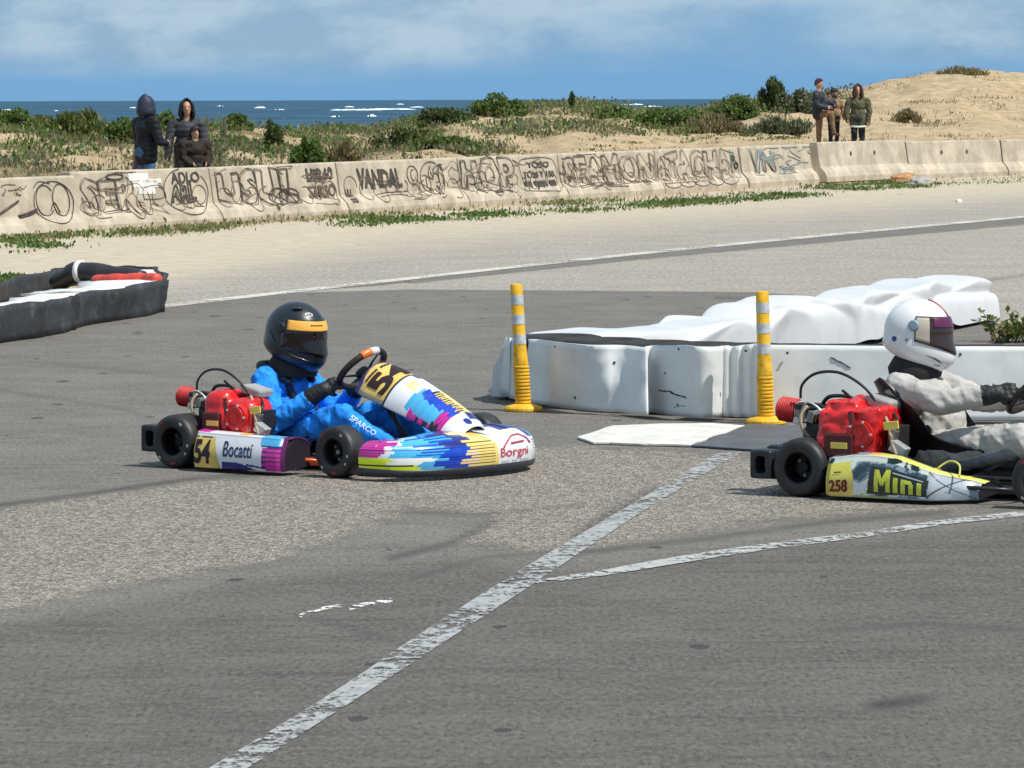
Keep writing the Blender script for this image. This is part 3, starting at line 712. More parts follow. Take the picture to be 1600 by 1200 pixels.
# tyres inside the sheets
def tyre_mesh(R0=0.28, wd=0.17):
    prof = [(R0 - 0.11, 0.02), (R0 - 0.06, 0.0), (R0 - 0.015, 0.01), (R0, 0.04), (R0 + 0.003, wd / 2), (R0, wd - 0.04), (R0 - 0.015, wd - 0.01), (R0 - 0.06, wd), (R0 - 0.11, wd - 0.02), (R0 - 0.10, wd / 2)]
    m = MB().lathe(prof, (0, 0, 0), (0, 0, 1), 22, closed=True); return m
tm = tyre_mesh(0.28, 0.21); proto = tm.build('tyre', M_RUB, wb, smooth=True)
first = True
for px in (850, 925, 1000, 1075, 1150, 1225, 1300, 1375, 1450, 1525, 1600):
    for k in range(2):
        t_ = proto if first else link(proto.copy(), wb); first = False
        b = base_line(px); t_.location = Vector((b.x + 0.1, b.y + 0.52, 0.004 + 0.212 * k)) - wo
# screws and scuffs
for px, s in ((826, 0.9), (868, 0.93), (960, 0.75), (898, 0.22), (1040, 0.62), (1060, 0.95), (1165, 0.93), (1059, 0.2), (1230, 0.9), (1500, 0.9)):
    p = base_line(px).lerp(top_line(px), s); p.y -= 0.012 + (bul1(px, s) if px < 1008 else bul2(px, s) if px < 1130 else 0.01)
    MB().lathe([(0, 0.004), (0.008, 0.003), (0.009, -0.01)], p - wo, (0, -1, 0), 8).build('screw', M_DARKW, wb)
for (x0, y0, x1, y1, r) in ((1028, 611, 1052, 612, 0.006), (1046, 613, 1072, 620, 0.006), (1030, 640, 1040, 646, 0.004), (1297, 558, 1330, 575, 0.005), (1050, 636, 1072, 632, 0.004)):
    for k in range(1):
        pts = []
        for i in range(7):
            u = i / 6; px = x0 + (x1 - x0) * u; py = y0 + (y1 - y0) * u
            s = (float(proj(base_line(px))[1]) - py) / (float(proj(base_line(px))[1]) - float(proj(top_line(px))[1]))
            p = base_line(px).lerp(top_line(px), s); p.z += 0.005 * fbm(u * 4, px)
            p.y -= 0.009 + (bul2(px, s) if px < 1130 else 0.015 * math.sin(px * 0.014) + 0.01 * fbm(px * 0.01, s, 4))
            pts.append(p - wo)
        MB().tube(pts, [r * 0.2, r, r * 0.8, r, r * 0.6, r * 0.9, r * 0.2], 6).build('scuff_mark', M_DARKW, wb)

# ------------------------------------------------------------------ tarp-covered tyre wall running back
M_TARP = mat('white_tarp', (0.63, 0.63, 0.64), 0.36, var=0.06, vscale=3, spec=0.45, bump=0.35, bscale=5, dirt=0.12, dirtcol=(0.5, 0.47, 0.42))
ta, tb = Vector((0.10, 28.25, 0)), Vector((3.90, 38.2, 0)); td = (tb - ta).normalized(); tn = Vector((-td.y, td.x, 0)); TL = (tb - ta).length
tw = empty('tarp_wall', ta, math.atan2(td.y, td.x), 'long white tarpaulin wrapped over a tyre row, running back behind the white barrier', 'barrier')
nu, nv = 420, 52; tv = []
hprof_u = [0, 0.0586, 0.136, 0.207, 0.268, 0.357, 0.45, 0.525, 0.6, 0.68, 0.817, 0.95, 1.0]
hprof_h = [0.33, 0.40, 0.39, 0.345, 0.33, 0.345, 0.41, 0.40, 0.345, 0.365, 0.375, 0.345, 0.33]
rt = random.Random(5); CU, CS = 17, 4
ctrl = [[rt.gauss(0, 1) for _ in range(CS + 1)] for _ in range(CU + 2)]
def crumple(u, s):
    """piecewise linear (creased) offset: pulled sheet with straight folds"""
    x = (u + 0.035 * math.sin(s * 5 + u * 9)) * CU; x = min(max(x, 0), CU - 1e-3); y = min(max(s, 0), 0.9999) * CS
    i, j = int(x), int(y); fx, fy = x - i, y - j
    if (i + j) % 2: 
        return ctrl[i][j] * (1 - fx - fy) + ctrl[i + 1][j] * fx + ctrl[i][j + 1] * fy if fx + fy < 1 else ctrl[i + 1][j + 1] * (fx + fy - 1) + ctrl[i + 1][j] * (1 - fy) + ctrl[i][j + 1] * (1 - fx)
    return ctrl[i][j] * (1 - fx) + ctrl[i + 1][j] * (fx - fy) + ctrl[i + 1][j + 1] * fy if fx > fy else ctrl[i][j] * (1 - fy) + ctrl[i][j + 1] * (fy - fx) + ctrl[i + 1][j + 1] * fx
for i in range(nu):
    u = i / (nu - 1); h = float(np.interp(u, hprof_u, hprof_h))
    for j in range(nv):
        s = j / (nv - 1); ang = s * math.pi
        y = -0.26 * math.copysign(abs(math.cos(ang)) ** 0.30, math.cos(ang)); zz = abs(math.sin(ang)) ** 0.32
        cr = crumple(u, s) * 0.028 * (0.5 + smooth01((u - 0.15) / 0.3) * 0.6) + 0.02 * fbm(u * 6, y * 1.5, 2, 2)
        foot = 0.03 + 0.12 * max(0, fbm(u * 7, 3.3, 2)) if y < 0 else 0.02
        z = foot + (h - foot) * zz + cr * 0.9 * smooth01(zz * 1.5)
        y += -cr * 1.3 * (1 if y < 0 else -1) * min(1, abs(y) / 0.2) * smooth01(1.3 - zz * 0.6)
        tv.append((TL * u, y, max(0.012, z)))
TV = np.array(tv).reshape(nu, nv, 3)
for _ in range(3):
    Q = TV.copy(); Q[1:-1] = TV[1:-1] * 0.5 + (TV[:-2] + TV[2:]) * 0.25; Q[:, 1:-1] = Q[:, 1:-1] * 0.6 + (Q[:, :-2] + Q[:, 2:]) * 0.2; TV = Q
tv = TV.reshape(-1, 3).tolist()
tf = grid_faces(nu, nv) + [tuple(range(nv - 1, -1, -1)), tuple((nu - 1) * nv + j for j in range(nv))]
to = meshobj('tarpaulin', tv, tf, M_TARP, tw, smooth=True)
to.modifiers.new('split', 'EDGE_SPLIT').split_angle = math.radians(50)
M_BROWN = mat('rusty_brown_belt', (0.07, 0.03, 0.022), 0.8, var=0.3)
bl = MB().box((TL / 2, 0.03, 0.075), (TL - 0.5, 0.36, 0.14)); bl.build('tyre_row_belt', M_BROWN, tw, bevel=0.03)
# low dark strip between sheet tops and tarp
# ------------------------------------------------------------------ flat panels lying on the track
def slab(name, poly_px, t, m, label, z0=0.004, holes=None):
    P = [W(*p) for p in poly_px]; c = sum(P, Vector()) / len(P)
    n = len(P); pts = []
    for i in range(n):
        a, b = P[i], P[(i + 1) % n]
        for k in range(6):
            q = a.lerp(b, k / 6) - c; q.x += 0.012 * fbm(q.x * 6, q.y * 3, t * 50); q.y += 0.03 * fbm(q.x * 5, q.y * 3, 9); pts.append(q)
    o = MB().prism([(p.x, p.y) for p in pts], z0, z0 + t).build(name, m, bevel=0.002); o.location = c
    return props(o, label, 'panel')
slab('ground_panel', [(903, 687), (927, 695), (1077, 699), (1120, 683), (1164, 669), (1113, 665), (1030, 666), (958, 669)], 0.012, mat('flaking_white_panel', (0.66, 0.64, 0.58), 0.7, var=0.15, vscale=4, dirt=0.6, dirtcol=(0.3, 0.24, 0.17), bump=0.3), 'weathered white panel lying flat before the white barrier')
slab('ground_panel', [(1081, 700), (1180, 706), (1252, 706), (1262, 668), (1168, 666), (1125, 684)], 0.010, mat('dark_grey_panel', (0.085, 0.085, 0.095), 0.55, var=0.2, vscale=3, dirt=0.5, dirtcol=(0.2, 0.17, 0.15)), 'dark grey panel lying flat beside the weathered white one')

# ------------------------------------------------------------------ black rubber belt barrier at the left
M_BELT = mat('conveyor_belt', (0.024, 0.025, 0.028), 0.6, var=0.4, vscale=3.5, dirt=0.8, dirtcol=(0.11, 0.10, 0.09), bump=0.6, bscale=14)
M_BWHITE = mat('belt_white_top', (0.70, 0.69, 0.66), 0.6, var=0.15, vscale=4, dirt=0.6, dirtcol=(0.33, 0.27, 0.2), bump=0.2)
bb = empty('belt_barrier', W(110, 515), 0.0, 'low black rubber belt barrier with scuffed white top at the left edge', 'barrier')
bo = bb.location
near = [W(-420, 596), W(-150, 561), W(0, 536), W(60, 528), W(105, 519.5), W(122, 511), W(185, 501), W(243, 491), W(254, 483), W(252, 476)]
far = [W(244, 466), W(215, 463), W(160, 463), W(110, 465), W(70, 472), W(20, 487), W(-60, 510), W(-200, 540)]
path = curve_pts([p - bo for p in near + far], 150)
HB = 0.285; v = []; nz = 6
for i, p in enumerate(path):
    d_ = (path[min(i + 1, 149)] - path[max(i - 1, 0)]).normalized(); n_ = Vector((d_.y, -d_.x, 0))
    for j in range(nz):
        s = j / (nz - 1)
        q = p + n_ * (0.02 * math.sin(i * 0.5) * s + 0.025 * fbm(i * 0.11, s * 2, 4) + 0.03 * (i % 13 < 2) * (0.4 + s) + 0.02 * ((i // 13) % 2)); v.append((q.x, q.y, 0.006 + (HB + 0.02 * fbm(i * 0.12, 5.5)) * s))
bo_ = meshobj('belt_wall', v, grid_faces(150, nz), M_BELT, bb, smooth=True); sl = bo_.modifiers.new('s', 'SOLIDIFY'); sl.thickness = 0.02; sl.offset = -1
# white top plates set along the near wall
for (i0, i1, w0) in ((18, 48, 0.6), (50, 88, 0.85)):
    v = []
    for i in range(i0, i1):
        p = path[i]; d_ = (path[i + 1] - path[i - 1]).normalized(); n_ = Vector((-d_.y, d_.x, 0))
        ww = w0 * (0.8 + 0.2 * fbm(i * 0.04, 2.2))
        zt = HB - 0.012 + 0.012 * fbm(i * 0.3, 1)
        for k in range(5): v.append(p + n_ * (0.03 + ww * k / 4) + Vector((0, 0, zt - 0.03 * (k / 4) ** 2 + 0.012 * fbm(i * 0.4, k * 0.8, 3))))
    o = meshobj('top_plate', v, grid_faces(i1 - i0, 5), M_BWHITE, bb, smooth=True); sl = o.modifiers.new('s', 'SOLIDIFY'); sl.thickness = 0.02; sl.offset = -1
fc_ = sum(path[12:140], Vector()) / 128
fill = MB().prism([(fc_.x + (p.x - fc_.x) * 0.93, fc_.y + (p.y - fc_.y) * 0.93) for p in path[12:140:4]], 0.004, 0.12); fill.build('sand_fill', mat('fill_sand', (0.42, 0.33, 0.22), 0.95, var=0.2, vscale=5, bump=0.4), bb)
# black tube roll with a white tie, and a red one
def roll(name, pts, r, m, label, flat=0.8):
    P = curve_pts(pts, 26); c = Vector((P[13].x, P[13].y, 0))
    rs = [r * (0.86 + 0.16 * abs(math.sin(i * 0.55))) for i in range(26)]; rs[0] *= 0.75; rs[-1] *= 0.7
    o = empty(name, c, 0, label, 'tube')
    MB().tube([p - c for p in P], rs, 14, flat=flat).build('tube_body', m, o, smooth=True)
    return o, P, c
M_BTUBE = mat('black_tube', (0.022, 0.020, 0.022), 0.45, var=0.3, vscale=8, dirt=0.2)
o, P, c = roll('rubber_tube', [WD(88, 441, 41.6), WD(104, 434, 41.4), WD(122, 424, 41.3), WD(160, 428, 41.2), WD(206, 434, 41.1), WD(222, 438, 41.0)], 0.095, M_BTUBE, 'black rubber tube with a white tie lying on the belt barrier', 1.0)
i = 11; MB().tube([P[i - 1] - c, P[i] - c], 0.104, 14).build('white_tie', mat('tie_white', (0.75, 0.75, 0.75), 0.6), o, smooth=True)
roll('rubber_tube', [WD(147, 440, 40.9), WD(180, 437.5, 40.7), WD(225, 436.5, 40.6), WD(247, 437, 40.4)], 0.060, mat('red_tube', (0.64, 0.065, 0.04), 0.5, var=0.2, dirt=0.3), 'red rubber tube lying in front of the black one on the belt barrier', 1.0)
# ------------------------------------------------------------------ go-karts
M_TYRE = mat('kart_tyre', (0.020, 0.020, 0.022), 0.5, var=0.25, vscale=14, dirt=0.4, dirtcol=(0.085, 0.078, 0.07), bump=0.15, bscale=90)
M_RIM = mat('rim_dark', (0.012, 0.012, 0.013), 0.4, metal=0.6, var=0.1)
M_PLAST = mat('black_plastic', (0.016, 0.018, 0.024), 0.42, var=0.2, vscale=10, dirt=0.25, dirtcol=(0.1, 0.09, 0.08))
M_METAL = mat('engine_metal', (0.30, 0.29, 0.27), 0.4, metal=0.8, var=0.3, vscale=30, dirt=0.5, dirtcol=(0.05, 0.045, 0.04))
M_DKMET = mat('engine_dark', (0.03, 0.032, 0.034), 0.45, metal=0.4, var=0.3, vscale=30, dirt=0.3)
M_HOSE = mat('hose_black', (0.014, 0.014, 0.014), 0.45)
M_TANH = mat('hose_tan', (0.42, 0.33, 0.22), 0.5, var=0.2)
M_FILT = mat('filter_red', (0.50, 0.022, 0.022), 0.6, var=0.25, vscale=25, bump=0.3, bscale=80)
M_COVER = mat('engine_cover_red', (0.62, 0.012, 0.012), 0.33, var=0.2, vscale=14, dirt=0.25, dirtcol=(0.16, 0.01, 0.01), coat=0.3)
M_PATCH = mat('cover_patch', (0.10, 0.010, 0.010), 0.5, var=0.2)
M_STICK = mat('sticker_yellow', (0.78, 0.62, 0.12), 0.45, var=0.08)
M_FRAME_O = mat('frame_orange', (0.75, 0.10, 0.012), 0.35, var=0.1, coat=0.4, dirt=0.2)
M_FRAME_D = mat('frame_dark', (0.03, 0.03, 0.035), 0.4, metal=0.3, dirt=0.4)
M_SEAT = mat('seat_black', (0.010, 0.010, 0.012), 0.35, var=0.15, spec=0.4)
M_LIVERY = mat('livery_print', rough=0.30, attr='paint', var=0.05, vscale=10, coat=0.35, dirt=0.22, dirtcol=(0.22, 0.2, 0.18))
M_NUM = mat('number_dark', (0.022, 0.006, 0.006), 0.45)
M_NAVYT = mat('letter_navy', (0.016, 0.03, 0.12), 0.45)
M_REDT = mat('letter_red', (0.52, 0.05, 0.09), 0.45)
M_GREYT = mat('letter_grey', (0.3, 0.28, 0.3), 0.5)
M_MARK = mat('tyre_mark', (0.5, 0.5, 0.5), 0.6)
M_MARKR = mat('tyre_mark_red', (0.35, 0.02, 0.02), 0.6)
M_ALU = mat('alu_white', (0.62, 0.62, 0.60), 0.35, metal=0.5, var=0.2)

WHITE = S(232, 232, 236, .92); YELP = S(240, 205, 110, .85); NAVY = S(22, 25, 120, .9); MAG = S(220, 40, 165, .9); PURP = S(110, 25, 100, .8)
LBLUE = S(90, 190, 245, .85); CYAN = S(50, 180, 235, .85); BLUE = S(15, 70, 200, .85); LIME = S(225, 245, 40, .98); BLACK = (0.012, 0.012, 0.016); TEAL = S(70, 205, 180, .85); PINK = S(230, 70, 190, .9)

def wheel(kart, c, r, wd, side, steer=0.0, marks=True):
    """c: hub centre; side -1 = camera side (kart right)"""
    o = empty('wheel', c); o.parent = kart; o.rotation_euler = (0, 0, steer)
    h = wd / 2; ax = (0, 1, 0)
    prof = [(r * 0.50, -h * 0.86), (r * 0.56, -h * 0.97), (r * 0.74, -h * 1.02), (r * 0.88, -h * 0.98), (r * 0.955, -h * 0.86), (r * 0.99, -h * 0.66), (r, -h * 0.3), (r, h * 0.3), (r * 0.99, h * 0.66), (r * 0.955, h * 0.86), (r * 0.88, h * 0.98), (r * 0.74, h * 1.02), (r * 0.56, h * 0.97), (r * 0.50, h * 0.86)]
    MB().lathe(prof, (0, 0, 0), ax, 44).build('tyre', M_TYRE, o, smooth=True)
    rim = MB()
    s = side
    rim.lathe([(r * 0.505, s * h * 0.88), (r * 0.53, s * h * 0.94), (r * 0.50, s * h * 0.93), (r * 0.45, s * h * 0.8), (r * 0.43, s * h * 0.2), (r * 0.40, s * h * 0.05), (r * 0.18, s * h * 0.0), (r * 0.16, s * h * 0.35), (0.0, s * h * 0.35)], (0, 0, 0), ax, 32)
    rim.lathe([(r * 0.505, -s * h * 0.88), (r * 0.45, -s * h * 0.8), (r * 0.43, -s * h * 0.2), (r * 0.3, -s * h * 0.1)], (0, 0, 0), ax, 32)
    rim.build('rim', M_RIM, o, autosmooth=True)
    for k in range(3):
        a = 2 * math.pi * k / 3 + 0.4
        MB().lathe([(0.0, s * (h * 0.10)), (0.009, s * (h * 0.10)), (0.009, s * (h * 0.02))], (math.cos(a) * r * 0.3, 0, math.sin(a) * r * 0.3), ax, 8).build('wheel_nut', M_METAL, o)
    if marks and side < 0:
        for a, da, m in ((0.95, 0.18, M_MARK), (-0.15, 0.14, M_MARK), (-0.55, 0.12, M_MARK), (-1.45, 0.3, M_MARKR), (2.2, 0.3, M_MARKR), (-2.3, 0.15, M_MARK)):
            vv = []
            for i in range(6):
                t = a - da / 2 + da * i / 5
                for rr, hh in ((r * 0.765, -h * 1.035), (r * 0.845, -h * 1.018)): vv.append((math.cos(t) * rr, hh - 0.0006, math.sin(t) * rr))
            meshobj('tyre_marking', vv, grid_faces(6, 2), m, o)
    return o

def loft_panel(kart, name, fn, nu, nv, paintf, m=None, wrap=False, thick=0.005, parent=None):
    us = np.linspace(0, 1, nu); vs = np.linspace(0, 1, nv, endpoint=not wrap)
    v = []; c = []
    for a in us:
        for b in vs:
            v.append(fn(a, b)); c.append(paintf(a, b))
    o = meshobj(name, v, grid_faces(nu, nv, wrap), m or M_LIVERY, parent or kart, smooth=True, cols=c)
    if not wrap:
        sl = o.modifiers.new('s', 'SOLIDIFY'); sl.thickness = thick; sl.offset = -1
    return o

def side_pod(kart, t0, t1, b, zt, zb, paintf, side=-1, depth=0.16, lean=0.03, front_cut=0.02, taper=None):
    """outer face from zb up to zt(u), rolled top, inner return. v: 0..0.62 outer face, then top"""
    def fn(u, v):
        t = t0 + (t1 - t0) * u
        top = zt(u)
        nose = smooth01((u - (0.9 if front_cut < 0.1 else 0.72)) / (0.1 if front_cut < 0.1 else 0.28)) ; tail = smooth01((0.05 - u) / 0.05)
        if v < 0.62:
            s = v / 0.62; z = zb + (top - zb) * s
            bulge = 0.018 * math.sin(math.pi * min(1, s * 1.05))
            y = b + lean * s - bulge
        else:
            s = (v - 0.62) / 0.38; a = s * math.pi / 2
            z = top + 0.012 * math.sin(s * math.pi) - 0.03 * s * s; y = b + lean + depth * s * (1 if s > 0 else 0)
        y += (front_cut * nose + 0.03 * tail)
        t -= 0.012 * nose * (0 if v > 0.62 else 1)
        return (t, y * (1 if side < 0 else -1), z)
    o = loft_panel(kart, 'side_pod', fn, 150, 74, paintf)
    # end closing faces and belly
    for u in (0.0, 1.0):
        ring = [fn(u, v) for v in np.linspace(0, 1, 24)]
        y_in = (b + depth + lean + (front_cut if u else 0.03)) * (1 if side < 0 else -1)
        ring.append((ring[-1][0], y_in, zb + 0.02))
        meshobj('pod_end_cap', [(p[0] + (-0.003 if u else 0.003), p[1] + (0.004 if side < 0 else -0.004), p[2]) for p in ring], [tuple(range(len(ring)))], mat('pod_cap', (0.012, 0.008, 0.018), 0.6), o)
    return o, fn

def seat(kart, sc, t_off, z_off, rib=0.15):
    prof = curve_pts([(0.02, 0, 0.44), (0.055, 0, 0.34), (0.10, 0, 0.22), (0.17, 0, 0.10), (0.28, 0, 0.05), (0.40, 0, 0.055), (0.52, 0, 0.10), (0.60, 0, 0.15)], 40)
    v = []; nv = 25
    for i, p in enumerate(prof):
        u = i / 39; d_ = (prof[min(i + 1, 39)] - prof[max(i - 1, 0)]).normalized(); n_ = Vector((-d_.z, 0, d_.x))
        wid = 0.225 - 0.02 * math.sin(u * 3.1) - 0.015 * u
        sideh = rib * math.sin(math.pi * min(1, 0.12 + u * 0.85)) + 0.015
        for j in range(nv):
            x = -1 + 2 * j / (nv - 1); k = abs(x) ** 3.2
            q = p + n_ * (sideh * k) + Vector((0, wid * x * (1 + 0.06 * k), 0))
            v.append(Vector((q.x * sc + t_off, q.y * sc, q.z * sc + z_off)))
    o = meshobj('seat', v, grid_faces(40, nv), M_SEAT, kart, smooth=True)
    sl = o.modifiers.new('s', 'SOLIDIFY'); sl.thickness = 0.012; sl.offset = -1
    bv = o.modifiers.new('b', 'BEVEL'); bv.width = 0.004; bv.segments = 2; bv.limit_method = 'ANGLE'
    return o

def steering(kart, c, n, r, roll=0.0, grip=None):
    o = empty('steering_wheel', c); o.parent = kart
    n = Vector(n).normalized(); sidev = Vector((0, 1, 0)); up = n.cross(sidev).normalized() * -1
    if up.z < 0: up = -up
    def pt(a, rr, h=0.0): 
        a += roll
        return sidev * math.sin(a) * rr + up * math.cos(a) * rr + n * h
    ring = [pt(2 * math.pi * i / 40, r * (1 - 0.18 * max(0, -math.cos(2 * math.pi * i / 40)) ** 3)) for i in range(41)]
    MB().tube(ring, 0.018, 10, caps=False).build('rim_ring', mat('wheel_grip', (0.02, 0.012, 0.01), 0.5, dirt=0.3), o, smooth=True)
    if grip:
        for a0, a1, m in grip:
            MB().tube([pt(a0 + (a1 - a0) * i / 10, r, 0.002) for i in range(11)], 0.021, 10).build('grip_sleeve', m, o, smooth=True)
    for a in (0.0, 2.1, -2.1):
        MB().tube([pt(a, 0.02, -0.03), pt(a, r * 0.5, -0.012), pt(a, r * 0.97, 0)], [0.016, 0.012, 0.008], 6, flat=0.5).build('spoke', M_DKMET, o)
    MB().lathe([(0.0, 0.0), (0.036, 0.0), (0.04, -0.02), (0.03, -0.05), (0.0, -0.05)], n * 0.0, n, 16).build('hub', M_PLAST, o, autosmooth=True)
    MB().tube([n * -0.04, n * -0.04 + Vector((0.26, 0, -0.30))], 0.011, 8).build('column', M_DKMET, o)
    return o

def unit_ball(nu=14, nv=24):
    v = [Vector((math.cos(p) * math.cos(t), math.cos(p) * math.sin(t), math.sin(p))) for p in (math.radians(-89 + 178 * i / (nu - 1)) for i in range(nu)) for t in (2 * math.pi * j / nv for j in range(nv))]
    return v, [tuple(reversed(q)) for q in grid_faces(nu, nv, True)] + [tuple(range(nv - 1, -1, -1)), tuple((nu - 1) * nv + j for j in range(nv))]
ell0 = unit_ball()
def lumpy(name, boxes, m, kart, voxel=0.009, amp=0.006, fs=16, sm=4, baggy=True):
    mb = MB()
    for c, s in boxes:
        if baggy: mb.box(c, s)
        else:
            v_, f_e = ell0; mb.add([Vector(c) + Vector((math.copysign(abs(p.x) ** 0.6, p.x) * s.x / 2, math.copysign(abs(p.y) ** 0.6, p.y) * s.y / 2, math.copysign(abs(p.z) ** 0.6, p.z) * s.z / 2)) for p in v_], f_e)
    me_ = remesh([tuple(p) for p in mb.v], mb.f, voxel, sm)
    bm = bmesh.new(); bm.from_mesh(me_); bm.normal_update()
    for vtx in bm.verts:
        p = vtx.co; vtx.co = p + vtx.normal * (amp * fbm(p.x * fs, p.y * fs, p.z * fs, 3) + amp * 0.6 * abs(fbm(p.x * fs * 0.6 + p.z * fs * 0.8, p.y * fs, 4.0)))
    bm.to_mesh(me_); bm.free(); me_.materials.clear(); me_.materials.append(m); me_.name = name
    me_.polygons.foreach_set('use_smooth', np.ones(len(me_.polygons), bool))
    return link(bpy.data.objects.new(name, me_), kart)

def engine(kart, sc, t, b, baggy):
    """engine with red cover on the camera side, intake to the rear"""
    e = empty('engine', (t, b, 0)); e.parent = kart
    def q(x, y, z): return Vector((x * sc, y * sc, z * sc))
    if baggy:
        boxes = [(q(-0.02, 0, 0.27), q(0.27, 0.24, 0.20)), (q(-0.07, 0.02, 0.36), q(0.16, 0.2, 0.10)), (q(0.06, 0.0, 0.33), q(0.14, 0.22, 0.10)), (q(-0.03, -0.09, 0.22), q(0.20, 0.08, 0.16))]
        cov = lumpy('engine_cover', boxes, M_COVER, e, amp=0.020, fs=10, sm=3)
    else:
        boxes = [(q(-0.085, 0, 0.285), q(0.17, 0.24, 0.25)), (q(0.075, 0.0, 0.26), q(0.19, 0.24, 0.22)), (q(0.0, 0, 0.22), q(0.26, 0.2, 0.16)), (q(-0.08, -0.08, 0.24), q(0.15, 0.1, 0.17))]
        cov = lumpy('engine_cover', boxes, M_COVER, e, amp=0.005, fs=14, sm=3, baggy=False)
    yb_ = -0.128 * sc - (0.012 if baggy else 0.006)
    pa = MB().box(q(-0.04 if baggy else -0.075, 0, 0.225 if baggy else 0.245) + Vector((0, yb_, 0)), q(0.14 if baggy else 0.115, 0.03, 0.105)).build('cover_patch', M_PATCH, e, bevel=0.012)
    MB().box(q(-0.035 if baggy else -0.06, 0, 0.225 if baggy else 0.24) + Vector((0, yb_ - 0.0165 * sc, 0)), q(0.078, 0.004, 0.026)).build('yellow_label', M_STICK, pa, bevel=0.001)
    sx_ = 0.055 if baggy else 0.078                       # recoil starter disc with rings and screws
    dsc = MB().lathe([(0.0, 0.012), (0.022, 0.012), (0.024, 0.006), (0.040, 0.006), (0.042, 0.011), (0.054, 0.011), (0.056, 0.004), (0.066, 0.004), (0.070, -0.03)], q(sx_, 0, 0.275) + Vector((0, yb_ + 0.004, 0)), (0, -1, 0), 26).build('starter_disc', M_COVER, e, autosmooth=True)
    for k in range(5):
        a_ = 2 * math.pi * k / 5; MB().lathe([(0.0, 0.006), (0.006, 0.005), (0.007, -0.006)], q(sx_, 0, 0.275) + Vector((math.cos(a_) * 0.060, yb_ - 0.002, math.sin(a_) * 0.060)), (0, -1, 0), 8).build('bolt', M_ALU, dsc)
    MB().tube([q(0.005, -0.125, 0.37), q(0.02, -0.135, 0.30), q(0.03, -0.132, 0.26)], [0.014 * sc] * 3, 6, flat=0.3).build('strap', mat('strap_dark', (0.12, 0.02, 0.02), 0.6), e)
    MB().box(q(0.0, 0.02, 0.10), q(0.30, 0.22, 0.12)).build('crankcase', M_DKMET, e, bevel=0.015)
    for k in range(5): MB().box(q(-0.06, 0.13, 0.22 + 0.028 * k), q(0.18, 0.10, 0.008)).build('cooling_fin', M_METAL, e)
    # intake: carburettor, clamp and round filter behind
    MB().lathe([(0.0, 0.0), (0.045 * sc, 0.0), (0.05 * sc, 0.03), (0.05 * sc, 0.12), (0.042 * sc, 0.15), (0.0, 0.15)], q(-0.15, 0.03, 0.335), (-1, 0.05, 0.05), 18).build('carburettor', M_DKMET, e, autosmooth=True)
    MB().box(q(-0.29, 0.02, 0.345), q(0.06, 0.09, 0.085)).build('throttle_body', M_METAL, e, bevel=0.01)
    MB().box(q(-0.25, 0.03, 0.28), q(0.06, 0.06, 0.08)).build('float_bowl', M_DKMET, e, bevel=0.012)
    fp = []
    for k in range(7): fp += [(0.050 * sc, 0.012 * k * sc), (0.054 * sc, (0.012 * k + 0.006) * sc)]
    MB().lathe([(0.0, -0.002)] + [(0.04 * sc, -0.002)] + fp + [(0.045 * sc, 0.088 * sc), (0.0, 0.09 * sc)], q(-0.325, 0.02, 0.352), (-1, 0.0, 0.10), 22).build('air_filter', M_FILT, e, autosmooth=True)
    MB().lathe([(0.040 * sc, 0), (0.043 * sc, 0.002), (0.043 * sc, 0.015), (0.040 * sc, 0.017)], q(-0.308, 0.02, 0.352), (-1, 0, 0.1), 18).build('clamp', M_ALU, e)
    # cables and hoses
    arch = [(-0.27, -0.02, 0.39), (-0.262, -0.02, 0.45), (-0.20, -0.02, 0.50), (-0.10, -0.01, 0.505), (0.0, 0.0, 0.45), (0.06, 0.02, 0.37), (0.10, 0.03, 0.33)]
    if baggy: arch = [(x * 1.08, y, z + 0.02) for x, y, z in arch]
    MB().tube(curve_pts([q(*p) for p in arch], 30), 0.0065 * sc, 6).build('throttle_cable', M_HOSE, e, smooth=True)
    MB().tube(curve_pts([q(-0.245, -0.045, 0.38), q(-0.262, -0.07, 0.34), q(-0.25, -0.075, 0.28), q(-0.22, -0.05, 0.24)], 16), 0.008 * sc, 6).build('fuel_hose', M_TANH, e, smooth=True)
    MB().tube(curve_pts([q(-0.31, 0.0, 0.385), q(-0.2, -0.03, 0.385), q(-0.12, -0.05, 0.36), q(-0.05, -0.04, 0.40)], 16), 0.008 * sc, 6).build('breather_hose', M_HOSE, e, smooth=True)
    MB().tube(curve_pts([q(-0.22, 0.04, 0.38), q(-0.17, 0.02, 0.42), q(-0.08, 0.03, 0.42), q(-0.06, 0.05, 0.39)], 14), 0.009 * sc, 6).build('breather_hose', M_HOSE, e, smooth=True)
    MB().tube([q(-0.10, 0.0, 0.45), q(-0.06, 0.0, 0.42), q(-0.04, 0.0, 0.40)], 0.007, 6).build('choke_lever', M_DKMET, e)
    MB().box(q(0.06, 0.07, 0.40), q(0.13, 0.12, 0.045), Matrix.Rotation(0.25, 3, 'Y')).build('fuel_tank_top', mat('grey_tank', (0.36, 0.35, 0.33), 0.5, var=0.2), e, bevel=0.012)
    MB().tube(curve_pts([q(0.10, -0.03, 0.38), q(0.155, -0.07, 0.32), q(0.19, -0.10, 0.24), q(0.215, -0.11, 0.19)], 14), 0.0085 * sc, 6).build('wiring_loom', M_TANH, e, smooth=True)
    MB().tube(curve_pts([q(0.12, 0.02, 0.37), q(0.18, -0.03, 0.33), q(0.17, -0.09, 0.26), q(0.24, -0.1, 0.17)], 14), 0.007 * sc, 6).build('wiring_loom', M_HOSE, e, smooth=True)
    MB().box(q(0.215, -0.08, 0.215), q(0.075, 0.05, 0.05), Matrix.Rotation(0.5, 3, 'Y')).build('bracket', M_ALU, e, bevel=0.006)
